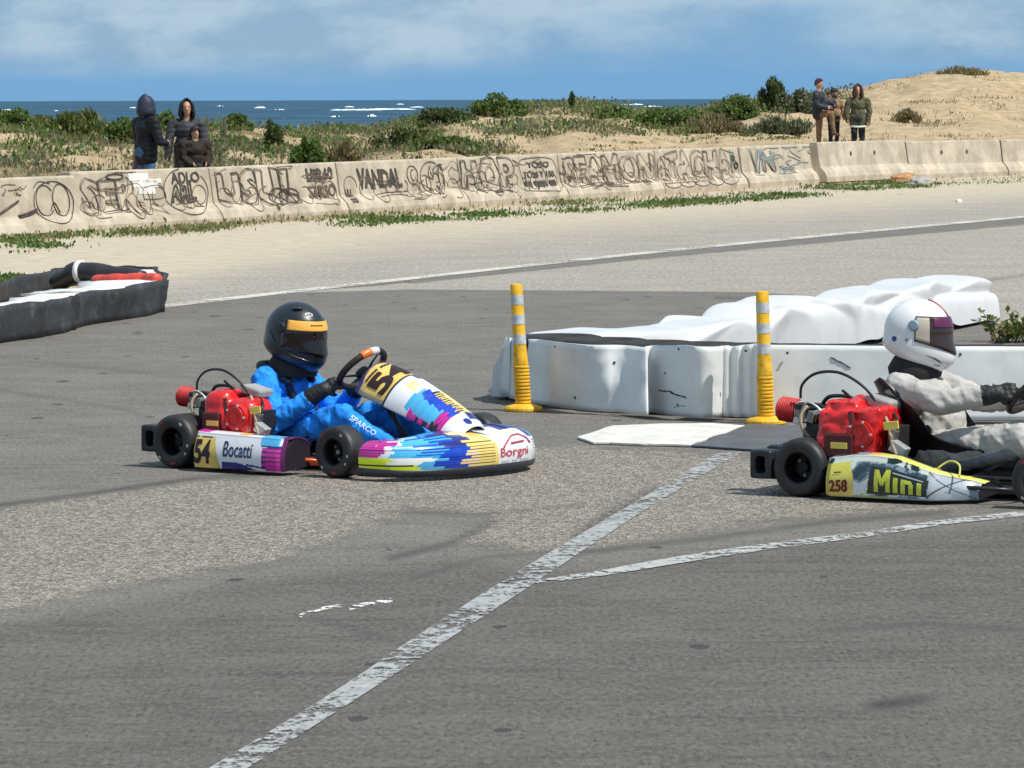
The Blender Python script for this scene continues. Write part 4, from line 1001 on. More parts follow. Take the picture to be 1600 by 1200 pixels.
    MB().box(q(0.245, -0.10, 0.165), q(0.035, 0.03, 0.035)).build('connector', M_FRAME_O if not baggy else M_FILT, e, bevel=0.006)
    MB().box(q(0.185, -0.10, 0.315), q(0.07, 0.008, 0.035), Matrix.Rotation(-0.12, 3, 'Y')).build('yellow_tag', M_STICK, e, bevel=0.002)
    for k, (c, s_, m_) in enumerate(((q(-0.19, -0.05, 0.26), q(0.05, 0.05, 0.09), M_DKMET), (q(-0.215, -0.06, 0.335), q(0.035, 0.03, 0.05), M_METAL), (q(-0.17, -0.07, 0.36), q(0.06, 0.02, 0.02), M_ALU), (q(-0.28, -0.035, 0.375), q(0.05, 0.02, 0.025), M_DKMET), (q(-0.30, -0.03, 0.315), q(0.03, 0.03, 0.03), M_ALU), (q(-0.20, 0.0, 0.21), q(0.10, 0.08, 0.07), M_DKMET), (q(0.17, 0.0, 0.26), q(0.05, 0.12, 0.10), M_DKMET), (q(0.185, -0.07, 0.27), q(0.03, 0.04, 0.05), M_METAL))):
        MB().box(c, s_, Matrix.Rotation(0.3 * math.sin(k * 2.1), 3, 'Y')).build('engine_fitting', m_, e, bevel=0.004)
    for k in range(6):
        a_ = q(-0.27 + 0.03 * k, -0.06, 0.30 + 0.02 * math.sin(k * 1.9)); MB().lathe([(0.0, 0.008), (0.008, 0.008), (0.009, -0.006)], a_, (0, -1, 0), 6).build('bolt', M_ALU, e)
    MB().tube(curve_pts([q(-0.27, -0.05, 0.36), q(-0.22, -0.09, 0.40), q(-0.16, -0.09, 0.37), q(-0.12, -0.1, 0.30)], 14), 0.005 * sc, 6).build('fuel_hose', M_ALU, e, smooth=True)
    # exhaust on the far side of the engine
    MB().tube(curve_pts([q(0.0, 0.14, 0.25), q(-0.08, 0.20, 0.22), q(-0.18, 0.22, 0.22)], 10), 0.022 * sc, 10).build('exhaust_pipe', M_METAL, e, smooth=True)
    MB().tube([q(-0.17, 0.22, 0.22), q(-0.19, 0.22, 0.22), q(-0.38, 0.22, 0.24), q(-0.40, 0.22, 0.24)], [0.02 * sc, 0.045 * sc, 0.045 * sc, 0.02 * sc], 14).build('silencer', M_DKMET, e, smooth=True)
    return e

def chassis(kart, L, hw, m, hf):
    c = MB(); R = 0.015; z = 0.045
    def add(p): c.tube(curve_pts(p, 14), R, 8)
    for s in (-1, 1):
        o = MB().tube(curve_pts([(-0.12, s * 0.30, z + 0.03), (0.1, s * 0.31, z), (0.45, s * 0.34, z), (L - 0.25, s * 0.26, z), (L - 0.02, s * 0.20, z + 0.02), (L + 0.22, s * 0.17, z + 0.02)], 22), R, 8).build('frame_rail', m, kart, smooth=True)
        MB().tube(curve_pts([(0.18, s * 0.31, z), (0.22, s * (hw - 0.10), z + 0.03), (L - 0.30, s * (hw - 0.10), z + 0.03), (L - 0.22, s * 0.27, z)], 20), 0.010, 8).build('pod_bar', m, kart, smooth=True)
        # stub axle and kingpin
        MB().tube([(L, s * (hf - 0.17), 0.13), (L, s * (hf - 0.02), 0.13)], 0.011, 8).build('stub_axle', M_METAL, kart)
        MB().box((L - 0.015, s * (hf - 0.175), 0.125), (0.05, 0.04, 0.11)).build('kingpin_yoke', m, kart, bevel=0.008)
        MB().tube([(L, s * (hf - 0.18), 0.06), (L - 0.03, s * 0.22, z + 0.02)], 0.012, 8).build('wheel_arm', m, kart)
        MB().tube([(L - 0.09, s * (hf - 0.19), 0.10), (L - 0.02, s * 0.03, 0.12)], 0.007, 6).build('tie_rod', M_METAL, kart)
    for t in (0.02, 0.62, L - 0.05):
        MB().tube([(t, -0.30 if t < 0.7 else -0.21, z), (t, 0.30 if t < 0.7 else 0.21, z)], R, 8).build('cross_tube', m, kart, smooth=True)
    MB().tube([(0, -hw + 0.05, 0.14), (0, hw - 0.05, 0.14)], 0.018, 12).build('rear_axle', M_METAL, kart, smooth=True)
    MB().box((L - 0.28, 0, 0.028), (0.62, 0.42, 0.006)).build('floor_tray', M_PLAST, kart)
    MB().lathe([(0.02, 0), (0.095, 0.0), (0.095, 0.006), (0.02, 0.006)], (0, -0.22, 0.14), (0, 1, 0), 24).build('sprocket', M_METAL, kart)
    MB().lathe([(0.02, 0), (0.085, 0.0), (0.085, 0.008), (0.02, 0.008)], (0, 0.16, 0.14), (0, 1, 0), 24).build('brake_disc', M_METAL, kart)

def rear_bumper(kart, hw, t):
    o = empty('rear_bumper', (t, 0, 0)); o.parent = kart
    n = 30; v = []
    sect = [(-0.05, 0.07), (-0.058, 0.10), (-0.05, 0.215), (-0.03, 0.235), (0.03, 0.235), (0.05, 0.20), (0.05, 0.10), (0.035, 0.07)]
    for i in range(n):
        u = -1 + 2 * i / (n - 1); y = u * (hw - 0.10)
        pin = 1 - 0.25 * math.exp(-((abs(u) - 0.72) / 0.08) ** 2)
        for a, z in sect: v.append((a - 0.04 * (1 - u * u), y, 0.15 + (z - 0.15) * pin))
    f = grid_faces(n, len(sect), True) + [tuple(range(len(sect))), tuple((n - 1) * len(sect) + j for j in range(len(sect) - 1, -1, -1))]
    meshobj('bumper_beam', v, f, M_PLAST, o).modifiers.new('b', 'BEVEL').width = 0.01
    for s in (-1, 1):
        b = MB(); y = s * (hw - 0.03); R_ = Matrix.Rotation(0.0, 3, 'X')
        for c, sz in (((-0.01, y, 0.205), (0.10, 0.11, 0.032)), ((-0.01, y, 0.095), (0.10, 0.11, 0.03)), ((-0.05, y, 0.15), (0.03, 0.11, 0.13)), ((0.035, y, 0.15), (0.034, 0.11, 0.13))):
            b.box(c, sz)
        me_ = remesh([tuple(p) for p in b.v], b.f, 0.007, 6); me_.materials.clear(); me_.materials.append(M_PLAST); me_.polygons.foreach_set('use_smooth', np.ones(len(me_.polygons), bool)); me_.name = 'bumper_end'
        link(bpy.data.objects.new('bumper_end', me_), o)
        MB().tube([(0.02, s * 0.3, 0.16), (0.20, s * 0.3, 0.07)], 0.012, 8).build('bumper_stay', M_DKMET, o)
    return o

def hsh(a, b=0.0):
    x = math.sin(a * 127.1 + b * 311.7) * 43758.5453; return x - math.floor(x)

# ---- kart 54 ------------------------------------------------------
PSI1 = math.radians(36); L1 = 1.07; HW = 0.56
fw = Vector((math.cos(PSI1), -math.sin(PSI1), 0)); lf = Vector((math.sin(PSI1), math.cos(PSI1), 0))
K1 = W(270, 732) + lf * HW
kart1 = empty('go_kart', K1, -PSI1, 'colourful go-kart numbered 54 with purple, yellow and blue fairings', 'go-kart', 'racing go-karts on the track')
wheel(kart1, (0, -HW + 0.08, 0.14), 0.14, 0.185, -1); wheel(kart1, (0, HW - 0.06, 0.14), 0.14, 0.185, 1)
wheel(kart1, (L1, -HW + 0.045, 0.132), 0.132, 0.125, -1, steer=-0.10); wheel(kart1, (L1 + 0.04, HW + 0.06, 0.132), 0.132, 0.125, 1, steer=-0.10)
chassis(kart1, L1, HW, M_FRAME_O, HW)
rear_bumper(kart1, 0.545, -0.145)
seat(kart1, 0.88, 0.10, 0.02)
engine(kart1, 1.0, 0.285, -0.36, False)
def paint_pod1(u, v):
    if v < 0.62:
        w_ = v / 0.62; k = hsh(math.floor(w_ * 9)) * 0.03
        if u > 0.955: return PURP
        if u < 0.23 + (1 - w_) * 0.10 and w_ < 0.9:
            if 0.84 < w_ < 0.895 and 0.03 < u < 0.21 and hsh(math.floor(u * 110)) > 0.25: return BLACK
            return tuple(c * (1 - 0.25 * max(0, u - 0.2) / 0.1) for c in YELP)
        lo = 0.20 - 0.20 * smooth01((u - 0.5) / 0.25)
        if u > 0.34 and w_ < lo and u < 0.75: return NAVY
        if 0.60 < u < 0.80 and 0.06 + (0.8 - u) * 0.3 < w_ < 0.10 + (0.8 - u) * 0.45 and w_ > 0.02: return NAVY
        tooth = 0.765 + 0.045 * (math.floor(w_ * 13) % 2)
        if u > tooth and 0.08 < w_ < 0.72:
            return MAG if (w_ * 7.5) % 1 > 0.32 else PURP
        if u > 0.76 and 0.05 < w_ < 0.66: return NAVY
        if u > 0.74 and 0.72 <= w_ < 0.78: return NAVY if (w_ * 30) % 1 > 0.4 else LBLUE
        if u > 0.73 + 0.0 * w_ and w_ >= 0.78: return LBLUE if u < 0.93 else WHITE
        if u > 0.80 and w_ < 0.08: return MAG
        return WHITE
    s = (v - 0.62) / 0.38
    if u < 0.16 + 0.04 * s: return MAG
    if 0.48 < u < 0.58: return YELP if s < 0.5 else BLACK
    if 0.58 < u < 0.74: return NAVY if s > 0.15 else WHITE
    if u > 0.93: return PURP
    if u >= 0.74: return LBLUE
    return WHITE
pod1, pf1 = side_pod(kart1, 0.185, 0.80, -0.635, lambda u: 0.205 - 0.018 * u, 0.022, paint_pod1)
def on_pod(fn, u0, u1, v0, v1, lift=0.003):
    def place(x, y, z):
        p = Vector(fn(u0 + (u1 - u0) * x, v0 + (v1 - v0) * y)); return (p.x, p.y - lift, p.z)
    return place
lettering('race_number', '54', on_pod(pf1, 0.045, 0.215, 0.07, 0.50), M_NUM, pod1, offset=0.035)
lettering('sponsor_lettering', 'Bocatti', on_pod(pf1, 0.355, 0.66, 0.22, 0.50), M_NAVYT, pod1, offset=0.012)
side_pod(kart1, 0.165, 0.845, -0.635, lambda u: 0.205 - 0.018 * u, 0.022, lambda u, v: LBLUE if v > 0.6 and hsh(math.floor(u * 9)) > 0.3 else S(70, 100, 170, .8), side=1)

# nose fairing wrapping the front
nose_plan = [(1.255, -0.60), (1.35, -0.605), (1.46, -0.575), (1.56, -0.47), (1.63, -0.30), (1.665, -0.10), (1.67, 0.05), (1.65, 0.25), (1.59, 0.42), (1.48, 0.55), (1.36, 0.60), (1.26, 0.60)]
NPL = [Vector((a, b, 0)) for a, b in nose_plan]
def nose_fn(u, v, plan=None):
    x = u * (len(NPL) - 1); i = min(int(x), len(NPL) - 2); t = x - i
    p0, p1, p2, p3 = NPL[max(i - 1, 0)], NPL[i], NPL[i + 1], NPL[min(i + 2, len(NPL) - 1)]
    p = 0.5 * ((2 * p1) + (p2 - p0) * t + (2 * p0 - 5 * p1 + 4 * p2 - p3) * t * t + (3 * p1 - p0 - 3 * p2 + p3) * t ** 3)
    tg = ((p2 - p0) * 0.5 + (2 * p0 - 5 * p1 + 4 * p2 - p3) * t).normalized(); n_ = Vector((tg.y, -tg.x, 0))
    if n_.x < 0 and 0.2 < u < 0.8: n_ = -n_
    mid = math.exp(-((u - 0.52) / 0.20) ** 2)
    ztop = float(np.interp(u, [0, 0.2, 0.35, 0.5, 0.65, 0.8, 1], [0.195, 0.21, 0.235, 0.225, 0.245, 0.215, 0.19])); inset = 0.09 + 0.17 * mid
    if v < 0.14:
        s = v / 0.14; z = 0.028 + 0.022 * s; off = -0.02 + 0.02 * s
    elif v < 0.6:
        s = (v - 0.14) / 0.46; z = 0.05 + (0.155 + 0.01 * mid - 0.05) * s; off = 0.018 * math.sin(s * math.pi * 0.55) - 0.02 * s * s
    else:
        s = (v - 0.6) / 0.4; z = 0.155 + 0.01 * mid + (ztop - 0.155 - 0.01 * mid) * math.sin(s * math.pi / 2) ** 0.9; off = 0.0 - inset * s ** 1.25
    q = p + n_ * off
    return (q.x, q.y, z)
def paint_nose(u, v):
    row = math.floor(v * 17); j = 0.05 * (hsh(row, 3) - 0.5); ln = (v * 17) % 1
    if v < 0.13: return BLACK
    if u < 0.40 + j:
        if v < 0.44:                                   # lower bands
            if v < 0.17: return BLACK if u > 0.3 else LIME
            gapl = 0.255 < v < 0.285
            if gapl and u < 0.24: return BLACK
            if u < 0.17 + j: return LIME
            if u < 0.26 + j + (v - 0.2) * 0.2: return (0.85, 0.85, 0.8) if v > 0.285 else LIME
            if u < 0.33 + 1.4 * j: return LBLUE if ln > 0.3 else CYAN
            return BLUE if ln > 0.25 else NAVY
        if u < 0.13 + 1.2 * j + (v - 0.5) * 0.08: return MAG if ln > 0.3 else PURP
        if u < 0.17 + 1.5 * j: return WHITE
        if u < 0.255 + 1.6 * j: return LBLUE if ln > 0.35 else (WHITE if hsh(row) > 0.5 else CYAN)
        if u < 0.335 + 1.5 * j: return CYAN if ln > 0.55 else BLUE
        if v > 0.62: return NAVY
        return BLUE
    if u < 0.515 - 0.02 * (v - 0.5):
        if v < 0.68 and ln < 0.26 and u < 0.50: return BLACK
        if u < 0.43 and v < 0.55 and ln > 0.6: return S(230, 200, 190)
        return S(244, 214, 120, .9) if v < 0.9 else S(120, 110, 80)
    if u < 0.685:
        if v > 0.80 and u > 0.60 : return NAVY
        if v > 0.9: return S(90, 92, 100)
        return (0.80, 0.80, 0.82)
    if u < 0.80:
        if v > 0.66: return NAVY if u < 0.73 else LBLUE
        if ln < 0.3 and u > 0.70: return TEAL if v < 0.4 else BLACK
        return TEAL if (u > 0.73 and v > 0.38) else WHITE
    if u < 0.88: return BLACK if ln < 0.35 else (TEAL if v < 0.7 else PINK)
    if v > 0.45: return PINK if ln > 0.25 else PURP
    return S(230, 225, 140)
nose = loft_panel(kart1, 'front_fairing', nose_fn, 260, 110, paint_nose)
def nose_rect(u0, u1, v0, v1, lift=0.004):
    def place(x, y, z):
        u = u0 + (u1 - u0) * x; v = v0 + (v1 - v0) * y
        p = Vector(nose_fn(u, v)); a = Vector(nose_fn(u + 0.01, v)); b = Vector(nose_fn(u, v + 0.01))
        n_ = (a - p).cross(b - p).normalized()
        if n_.x < 0: n_ = -n_
        return p + n_ * lift
    return place
lettering('sponsor_lettering', 'Borgni', nose_rect(0.525, 0.655, 0.27, 0.50), M_REDT, nose, offset=0.008)
lettering('sponsor_small_print', '--- -- ----', nose_rect(0.53, 0.66, 0.21, 0.235), M_GREYT, nose)
pl = nose_rect(0.525, 0.675, 0.50, 0.74)
MB().tube([pl(*p, 0) for p in [(0.12, 0.05), (0.3, 0.5), (0.5, 0.75), (0.72, 0.8), (0.9, 0.55), (1.0, 0.2)]], 0.005, 6).build('roof_logo', M_REDT, nose)
MB().tube([pl(*p, 0) for p in [(0.36, 0.32), (0.52, 0.40), (0.74, 0.42)]], 0.005, 6).build('roof_logo_stroke', M_REDT, nose)
bp = [(a - 0.03, b * 0.97) for a, b in nose_plan]
MB().tube(curve_pts([(a - 0.015, b * 0.985, 0.045) for a, b in nose_plan], 50), 0.024, 8).build('bumper_skid', M_PLAST, kart1, smooth=True)

# steering fairing with the number disc
pa_, pb_ = Vector((1.525, 0, 0.205)), Vector((0.865, 0, 0.475))
pdir = (pb_ - pa_).normalized(); pnor = Vector((-pdir.z, 0, pdir.x)); pnor = pnor if pnor.z > 0 else -pnor
PLEN = (pb_ - pa_).length
def fair_fn(u, v):
    """u bottom->top, v: -left..right as 0..1 (0 = camera side)"""
    wid = float(np.interp(u, [0, 0.08, 0.3, 0.6, 0.85, 0.95, 1.0], [0.11, 0.155, 0.165, 0.162, 0.178, 0.150, 0.07]))
    a = -1 + 2 * v
    an = a * math.radians(84); dep = float(np.interp(u, [0, 0.15, 0.6, 1], [0.08, 0.13, 0.18, 0.17]))
    c = pa_.lerp(pb_, u) + pnor * (dep * (math.cos(an) - 0.45) + 0.015 * math.sin(u * math.pi))
    wid *= 0.98; a = math.sin(an)
    if u > 0.93: c -= pnor * 0.035 * ((u - 0.93) / 0.07) ** 2
    return (c.x, wid * a, c.z)
def paint_fair(u, v):
    v = min(1.0, v * 1.5); st = math.floor(u * 46); ln = (u * 46) % 1; j = 0.07 * (hsh(st, 7) - 0.5)
    if u > 0.94: return S(60, 40, 110)
    if u > 0.66:
        d = ((u - 0.80) / 0.15) ** 2 + ((v - 0.5) / 0.52) ** 2
        if u > 0.9 and d > 0.85: return S(60, 40, 110)
        if v > 0.86: return S(50, 45, 40)
        if u > 0.68: 
            if v < 0.08: return S(150, 140, 130)
            return YELP
        return BLACK
    if u > 0.60 and v > 0.72: return S(60, 60, 75)
    if u > 0.50:
        if 0.52 < u < 0.60 and 0.42 < v < 0.66 and fbm(u * 60, v * 12) > -0.1: return S(235, 215, 110)
        return S(225, 225, 232)
    if u > 0.14:
        if v > 0.80 + j: return S(244, 225, 140) if u < 0.42 else WHITE
        if v > 0.62 + 1.5 * j: return YELP if ln > 0.45 and u < 0.40 else (BLACK if u < 0.42 else WHITE)
        if v > 0.42 + 1.5 * j: return BLUE if u < 0.46 else (LBLUE if u < 0.48 else WHITE)
        if v > 0.12 + 1.6 * j: return (LBLUE if ln > 0.4 else CYAN) if u > 0.22 else (MAG if ln > 0.3 else PURP)
        return (MAG if hsh(st) > 0.5 else BLACK) if u < 0.45 else WHITE
    if v > 0.72 and u > 0.07: return NAVY
    d = math.hypot((u - 0.055) * PLEN, (v - 0.62) * 0.24)
    if d < 0.022: return S(20, 40, 130)
    return WHITE
fair = loft_panel(kart1, 'steering_fairing', fair_fn, 170, 70, paint_fair)
def fair_rect(u0, u1, v0, v1, lift=0.004):
    def place(x, y, z):
        v_ = v0 + (v1 - v0) * x; u_ = u0 + (u1 - u0) * y; p = Vector(fair_fn(u_, v_)); an = (-1 + 2 * v_) * math.radians(84)
        return p + (pnor * math.cos(an) + Vector((0, math.sin(an), 0))) * (lift + 0.006)
    return place
lettering('race_number', '54', fair_rect(0.69, 0.86, 0.09, 0.58), M_NUM, fair, offset=0.045)
lettering('class_lettering', '---- ---', fair_rect(0.875, 0.893, 0.14, 0.50), M_NUM, fair, offset=0.02)
MB().tube([(1.46, 0.0, 0.19), (1.40, 0, 0.06)], 0.012, 8).build('fairing_bracket', M_FRAME_O, kart1)
MB().tube([(0.93, 0.0, 0.46), (1.12, 0, 0.06)], 0.010, 8).build('fairing_bracket', M_DKMET, kart1)
M_GRIPO = mat('grip_orange', (0.75, 0.16, 0.02), 0.35); M_GRIPHL = mat('grip_highlight', (0.62, 0.62, 0.62), 0.3)  # pale sleeve section: sun highlight on the grip, painted in as colour
steering(kart1, (0.80, 0, 0.505), (-0.72, 0, 0.69), 0.145, roll=0.25, grip=[(-0.95, -0.55, M_GRIPO), (-0.55, -0.2, M_GRIPHL), (0.7, 1.0, M_GRIPO)])

# ---- kart 258 -----------------------------------------------------
PSI2 = math.radians(32); L2 = 1.26; HW2 = 0.58
lf2 = Vector((math.sin(PSI2), math.cos(PSI2), 0))
K2 = W(1248, 777) + lf2 * HW2
kart2 = empty('go_kart', K2, -PSI2, 'go-kart with grey, green and yellow Mini side pod numbered 258', 'go-kart', 'racing go-karts on the track')
wheel(kart2, (0, -HW2 + 0.08, 0.142), 0.142, 0.19, -1, marks=False); wheel(kart2, (0, HW2 - 0.06, 0.142), 0.142, 0.19, 1)
wheel(kart2, (L2, -HW2 + 0.03, 0.134), 0.134, 0.13, -1, steer=0.12); wheel(kart2, (L2, HW2, 0.134), 0.134, 0.13, 1, steer=0.12)
chassis(kart2, L2, HW2, M_FRAME_D, HW2)
rear_bumper(kart2, 0.57, -0.195)
seat(kart2, 1.14, 0.150, 0.03, 0.21)
engine(kart2, 1.12, 0.235, -0.37, True)
GREYB = S(150, 165, 180, .85); DKGREEN = S(15, 45, 35, .8); PYEL = S(232, 226, 110, .9); STEEL = S(70, 92, 110, .8)
def paint_pod2(u, v):
    if v < 0.62:
        w_ = v / 0.62
        if u < 0.20 + 0.02 * math.sin(w_ * 5) and 0.03 < w_ < 0.86:
            return S(236, 226, 95, .9) if w_ > 0.45 else S(235, 205, 105, .9)
        if w_ < 0.05: return S(160, 170, 120) if u < 0.5 else GREYB
        lo, hi = 0.10 + 0.02 * u, 0.74 - 0.10 * (u - 0.33)
        if 0.31 + 0.03 * w_ < u < 0.73 + 0.02 * w_ and lo < w_ < hi: return (0.012, 0.02, 0.012)
        if u > 0.73:
            if abs((u - 0.735) - (w_ - 0.12) * 0.20) < 0.006 or abs((u - 0.76) - (0.86 - w_) * 0.28) < 0.006: return BLACK
            return S(178, 188, 198, .85) if fbm(u * 6, w_ * 2, 4) > -0.1 else GREYB
        if w_ > 0.84: return S(215, 222, 210) if fbm(u * 9, w_ * 2, 1) > -0.15 else DKGREEN
        g = fbm(u * 7 - w_ * 1.5, w_ * 2.4, 2)
        if g > 0.25: return S(215, 222, 224)
        if g > 0.19: return PYEL
        if g > -0.05: return GREYB
        return STEEL if g > -0.3 else S(40, 62, 66)
    s = (v - 0.62) / 0.38
    if u > 0.30 and s < 0.30: return PYEL if u > 0.38 else S(232, 180, 90)
    if u < 0.3: return GREYB if fbm(u * 9, s * 3) > 0 else DKGREEN
    return DKGREEN if not (0.72 < u < 0.745 or 0.88 < u < 0.90) else PYEL
z2 = lambda u: float(np.interp(u, [0, 0.2, 0.35, 0.5, 0.7, 0.9, 1.0], [0.195, 0.22, 0.222, 0.21, 0.165, 0.115, 0.095]))
pod2, pf2 = side_pod(kart2, 0.17, 0.915, -0.65, z2, 0.02, paint_pod2, depth=0.20, front_cut=0.17)
M_MINI = mat('letter_lime', (0.58, 0.62, 0.06), 0.45, var=0.2, vscale=30)
mq = {'M': [[(0, 0), (0.085, 0), (0.085, 0.95), (0, 0.95)], [(0.235, 0), (0.325, 0), (0.325, 1), (0.235, 1)], [(0.0, 0.95), (0.09, 0.95), (0.185, 0.45), (0.135, 0.25)], [(0.235, 1.0), (0.325, 1.0), (0.185, 0.25), (0.135, 0.45)]],
      'i': [[(0.385, 0), (0.48, 0), (0.48, 0.70), (0.385, 0.70)]], 'n': [[(0.54, 0), (0.63, 0), (0.63, 0.70), (0.54, 0.70)], [(0.70, 0), (0.79, 0), (0.79, 0.52), (0.70, 0.52)], [(0.60, 0.50), (0.79, 0.50), (0.74, 0.70), (0.60, 0.70)]],
      'j': [[(0.86, 0), (0.955, 0), (0.955, 0.70), (0.86, 0.70)]]}
pm = on_pod(pf2, 0.365, 0.715, 0.10, 0.44)
for ch, quads in mq.items():
    mb = MB()
    for k, qd in enumerate(quads):
        g = []
        for a in range(5):
            for b in range(7):
                u = a / 4; v = b / 6
                x0 = qd[0][0] + (qd[1][0] - qd[0][0]) * u; x1 = qd[3][0] + (qd[2][0] - qd[3][0]) * u; y0 = qd[0][1] + (qd[1][1] - qd[0][1]) * u; y1 = qd[3][1] + (qd[2][1] - qd[3][1]) * u
                p_ = pm(x0 + (x1 - x0) * v, y0 + (y1 - y0) * v, 0); g.append((p_[0], p_[1] - 0.0004 * k, p_[2]))
        mb.add(g, grid_faces(5, 7))
    mb.build('pod_letter', M_MINI, pod2)
mb = MB(); mb.add([pm(x, y, 0) for x, y in ((0.36, 0.86), (0.36, 0.92), (0.98, 0.80), (0.98, 0.86))], [(0, 1, 3, 2)]); mb.build('lettering_bar', M_ALU, pod2)
lettering('race_number', '258', on_pod(pf2, 0.045, 0.175, 0.075, 0.265), M_NUM, pod2, offset=0.03)
lettering('race_number_fill', '258', on_pod(pf2, 0.052, 0.168, 0.09, 0.25, 0.005), mat('number_red', (0.25, 0.02, 0.02), 0.5), pod2, offset=0.005)
lettering('class_lettering', '---', on_pod(pf2, 0.075, 0.125, 0.37, 0.39), M_NUM, pod2, offset=0.01)
side_pod(kart2, 0.17, 0.945, -0.65, z2, 0.02, lambda u, v: DKGREEN if v > 0.6 else GREYB, side=1, depth=0.2)
# green hoop hose over the front of the pod
MB().tube(curve_pts([(0.72, -0.55, 0.165), (0.77, -0.52, 0.20), (0.83, -0.54, 0.185), (0.85, -0.58, 0.135)], 14), 0.005, 6).build('pod_hoop', mat('hoop_yellow', (0.6, 0.58, 0.14), 0.5), kart2, smooth=True)
# nose of kart 258 (past the photo's right edge)
def nose2_fn(u, v):
    p = nose_fn(u, v); return (p[0] + (L2 - L1), p[1] * 1.02, p[2])
loft_panel(kart2, 'front_fairing', nose2_fn, 90, 40, lambda u, v: BLACK if v < 0.13 else (PYEL if fbm(u * 8, v * 3) > 0.1 else STEEL))
sh = Vector((L2 - L1 + 0.02, 0, -0.03))
loft_panel(kart2, 'steering_fairing', lambda u, v: Vector(fair_fn(u, v)) + sh, 60, 30, lambda u, v: YELP if u > 0.66 else STEEL)
steering(kart2, (0.95, 0, 0.50), (-0.70, 0, 0.71), 0.15, roll=-0.2)
# ------------------------------------------------------------------ people
def capsule(p0, p1, r0, r1, seg=14, rings=4):
    p0 = Vector(p0); p1 = Vector(p1); d = p1 - p0; L = d.length
    d = d / L if L > 1e-6 else Vector((0, 0, 1)); ref = Vector((0, 0, 1)) if abs(d.z) < 0.9 else Vector((1, 0, 0)); a = d.cross(ref).normalized(); b = d.cross(a)
    prof = [(r0 * math.sin(t), -r0 * math.cos(t)) for t in (math.pi / 2 * i / rings for i in range(rings + 1))] + [(r1 * math.cos(t), L + r1 * math.sin(t)) for t in (math.pi / 2 * i / rings for i in range(rings + 1))]
    prof[0] = (r0 * 0.02, -r0); prof[-1] = (r1 * 0.02, L + r1)
    v = [p0 + d * h + (a * math.cos(t) + b * math.sin(t)) * r for r, h in prof for t in (2 * math.pi * j / seg for j in range(seg))]
    f = grid_faces(len(prof), seg, True) + [tuple(range(seg - 1, -1, -1)), tuple((len(prof) - 1) * seg + j for j in range(seg))]
    f = [tuple(reversed(q)) for q in f]
    return v, f
def ellips(c, r, rot=None):
    v, f = capsule((0, 0, 0), (0, 0, 0), 1, 1, 18, 6)
    v = [Vector((p.x * r[0], p.y * r[1], p.z * r[2])) for p in v]
    if rot is not None: v = [rot @ p for p in v]
    return [Vector(c) + p for p in v], f
def hand_prims(wrist, fdir, palm_n, size, curl, thumb_side, mi):
    """palm plus five fingers; fdir finger direction, palm_n direction the palm faces, thumb_side +1/-1 along fdir x palm_n"""
    fdir = Vector(fdir).normalized(); pn = Vector(palm_n); pn = (pn - fdir * pn.dot(fdir)).normalized(); sd_ = fdir.cross(pn) * thumb_side
    w_ = Vector(wrist); out = []
    kn = []
    for i, (o, ln) in enumerate(((0.32, 0.92), (0.11, 1.0), (-0.11, 0.94), (-0.31, 0.76))):
        k = w_ + fdir * size * 0.52 + sd_ * size * o; kn.append(k)
        out.append(('c', w_ + fdir * size * 0.05 + sd_ * size * o * 0.6, k, size * 0.125, size * 0.105, mi))
        p = k; ang = 0.25 * curl; l0 = size * 0.27 * ln; r = size * 0.085
        for s in range(3):
            d_ = (fdir * math.cos(ang) + pn * math.sin(ang)).normalized(); q = p + d_ * l0
            out.append(('c', p, q, r, r * 0.9, mi)); p = q; l0 *= 0.72; r *= 0.9; ang += 0.75 * curl
    p = w_ + fdir * size * 0.16 + sd_ * size * 0.26
    d_ = (fdir * 0.6 + sd_ * 0.75 + pn * 0.25).normalized(); q = p + d_ * size * 0.28; out.append(('c', p, q, size * 0.12, size * 0.095, mi))
    d_ = (fdir * 0.75 + sd_ * 0.1 + pn * 0.7 * curl).normalized(); out.append(('c', q, q + d_ * size * 0.26, size * 0.095, size * 0.08, mi))
    return out
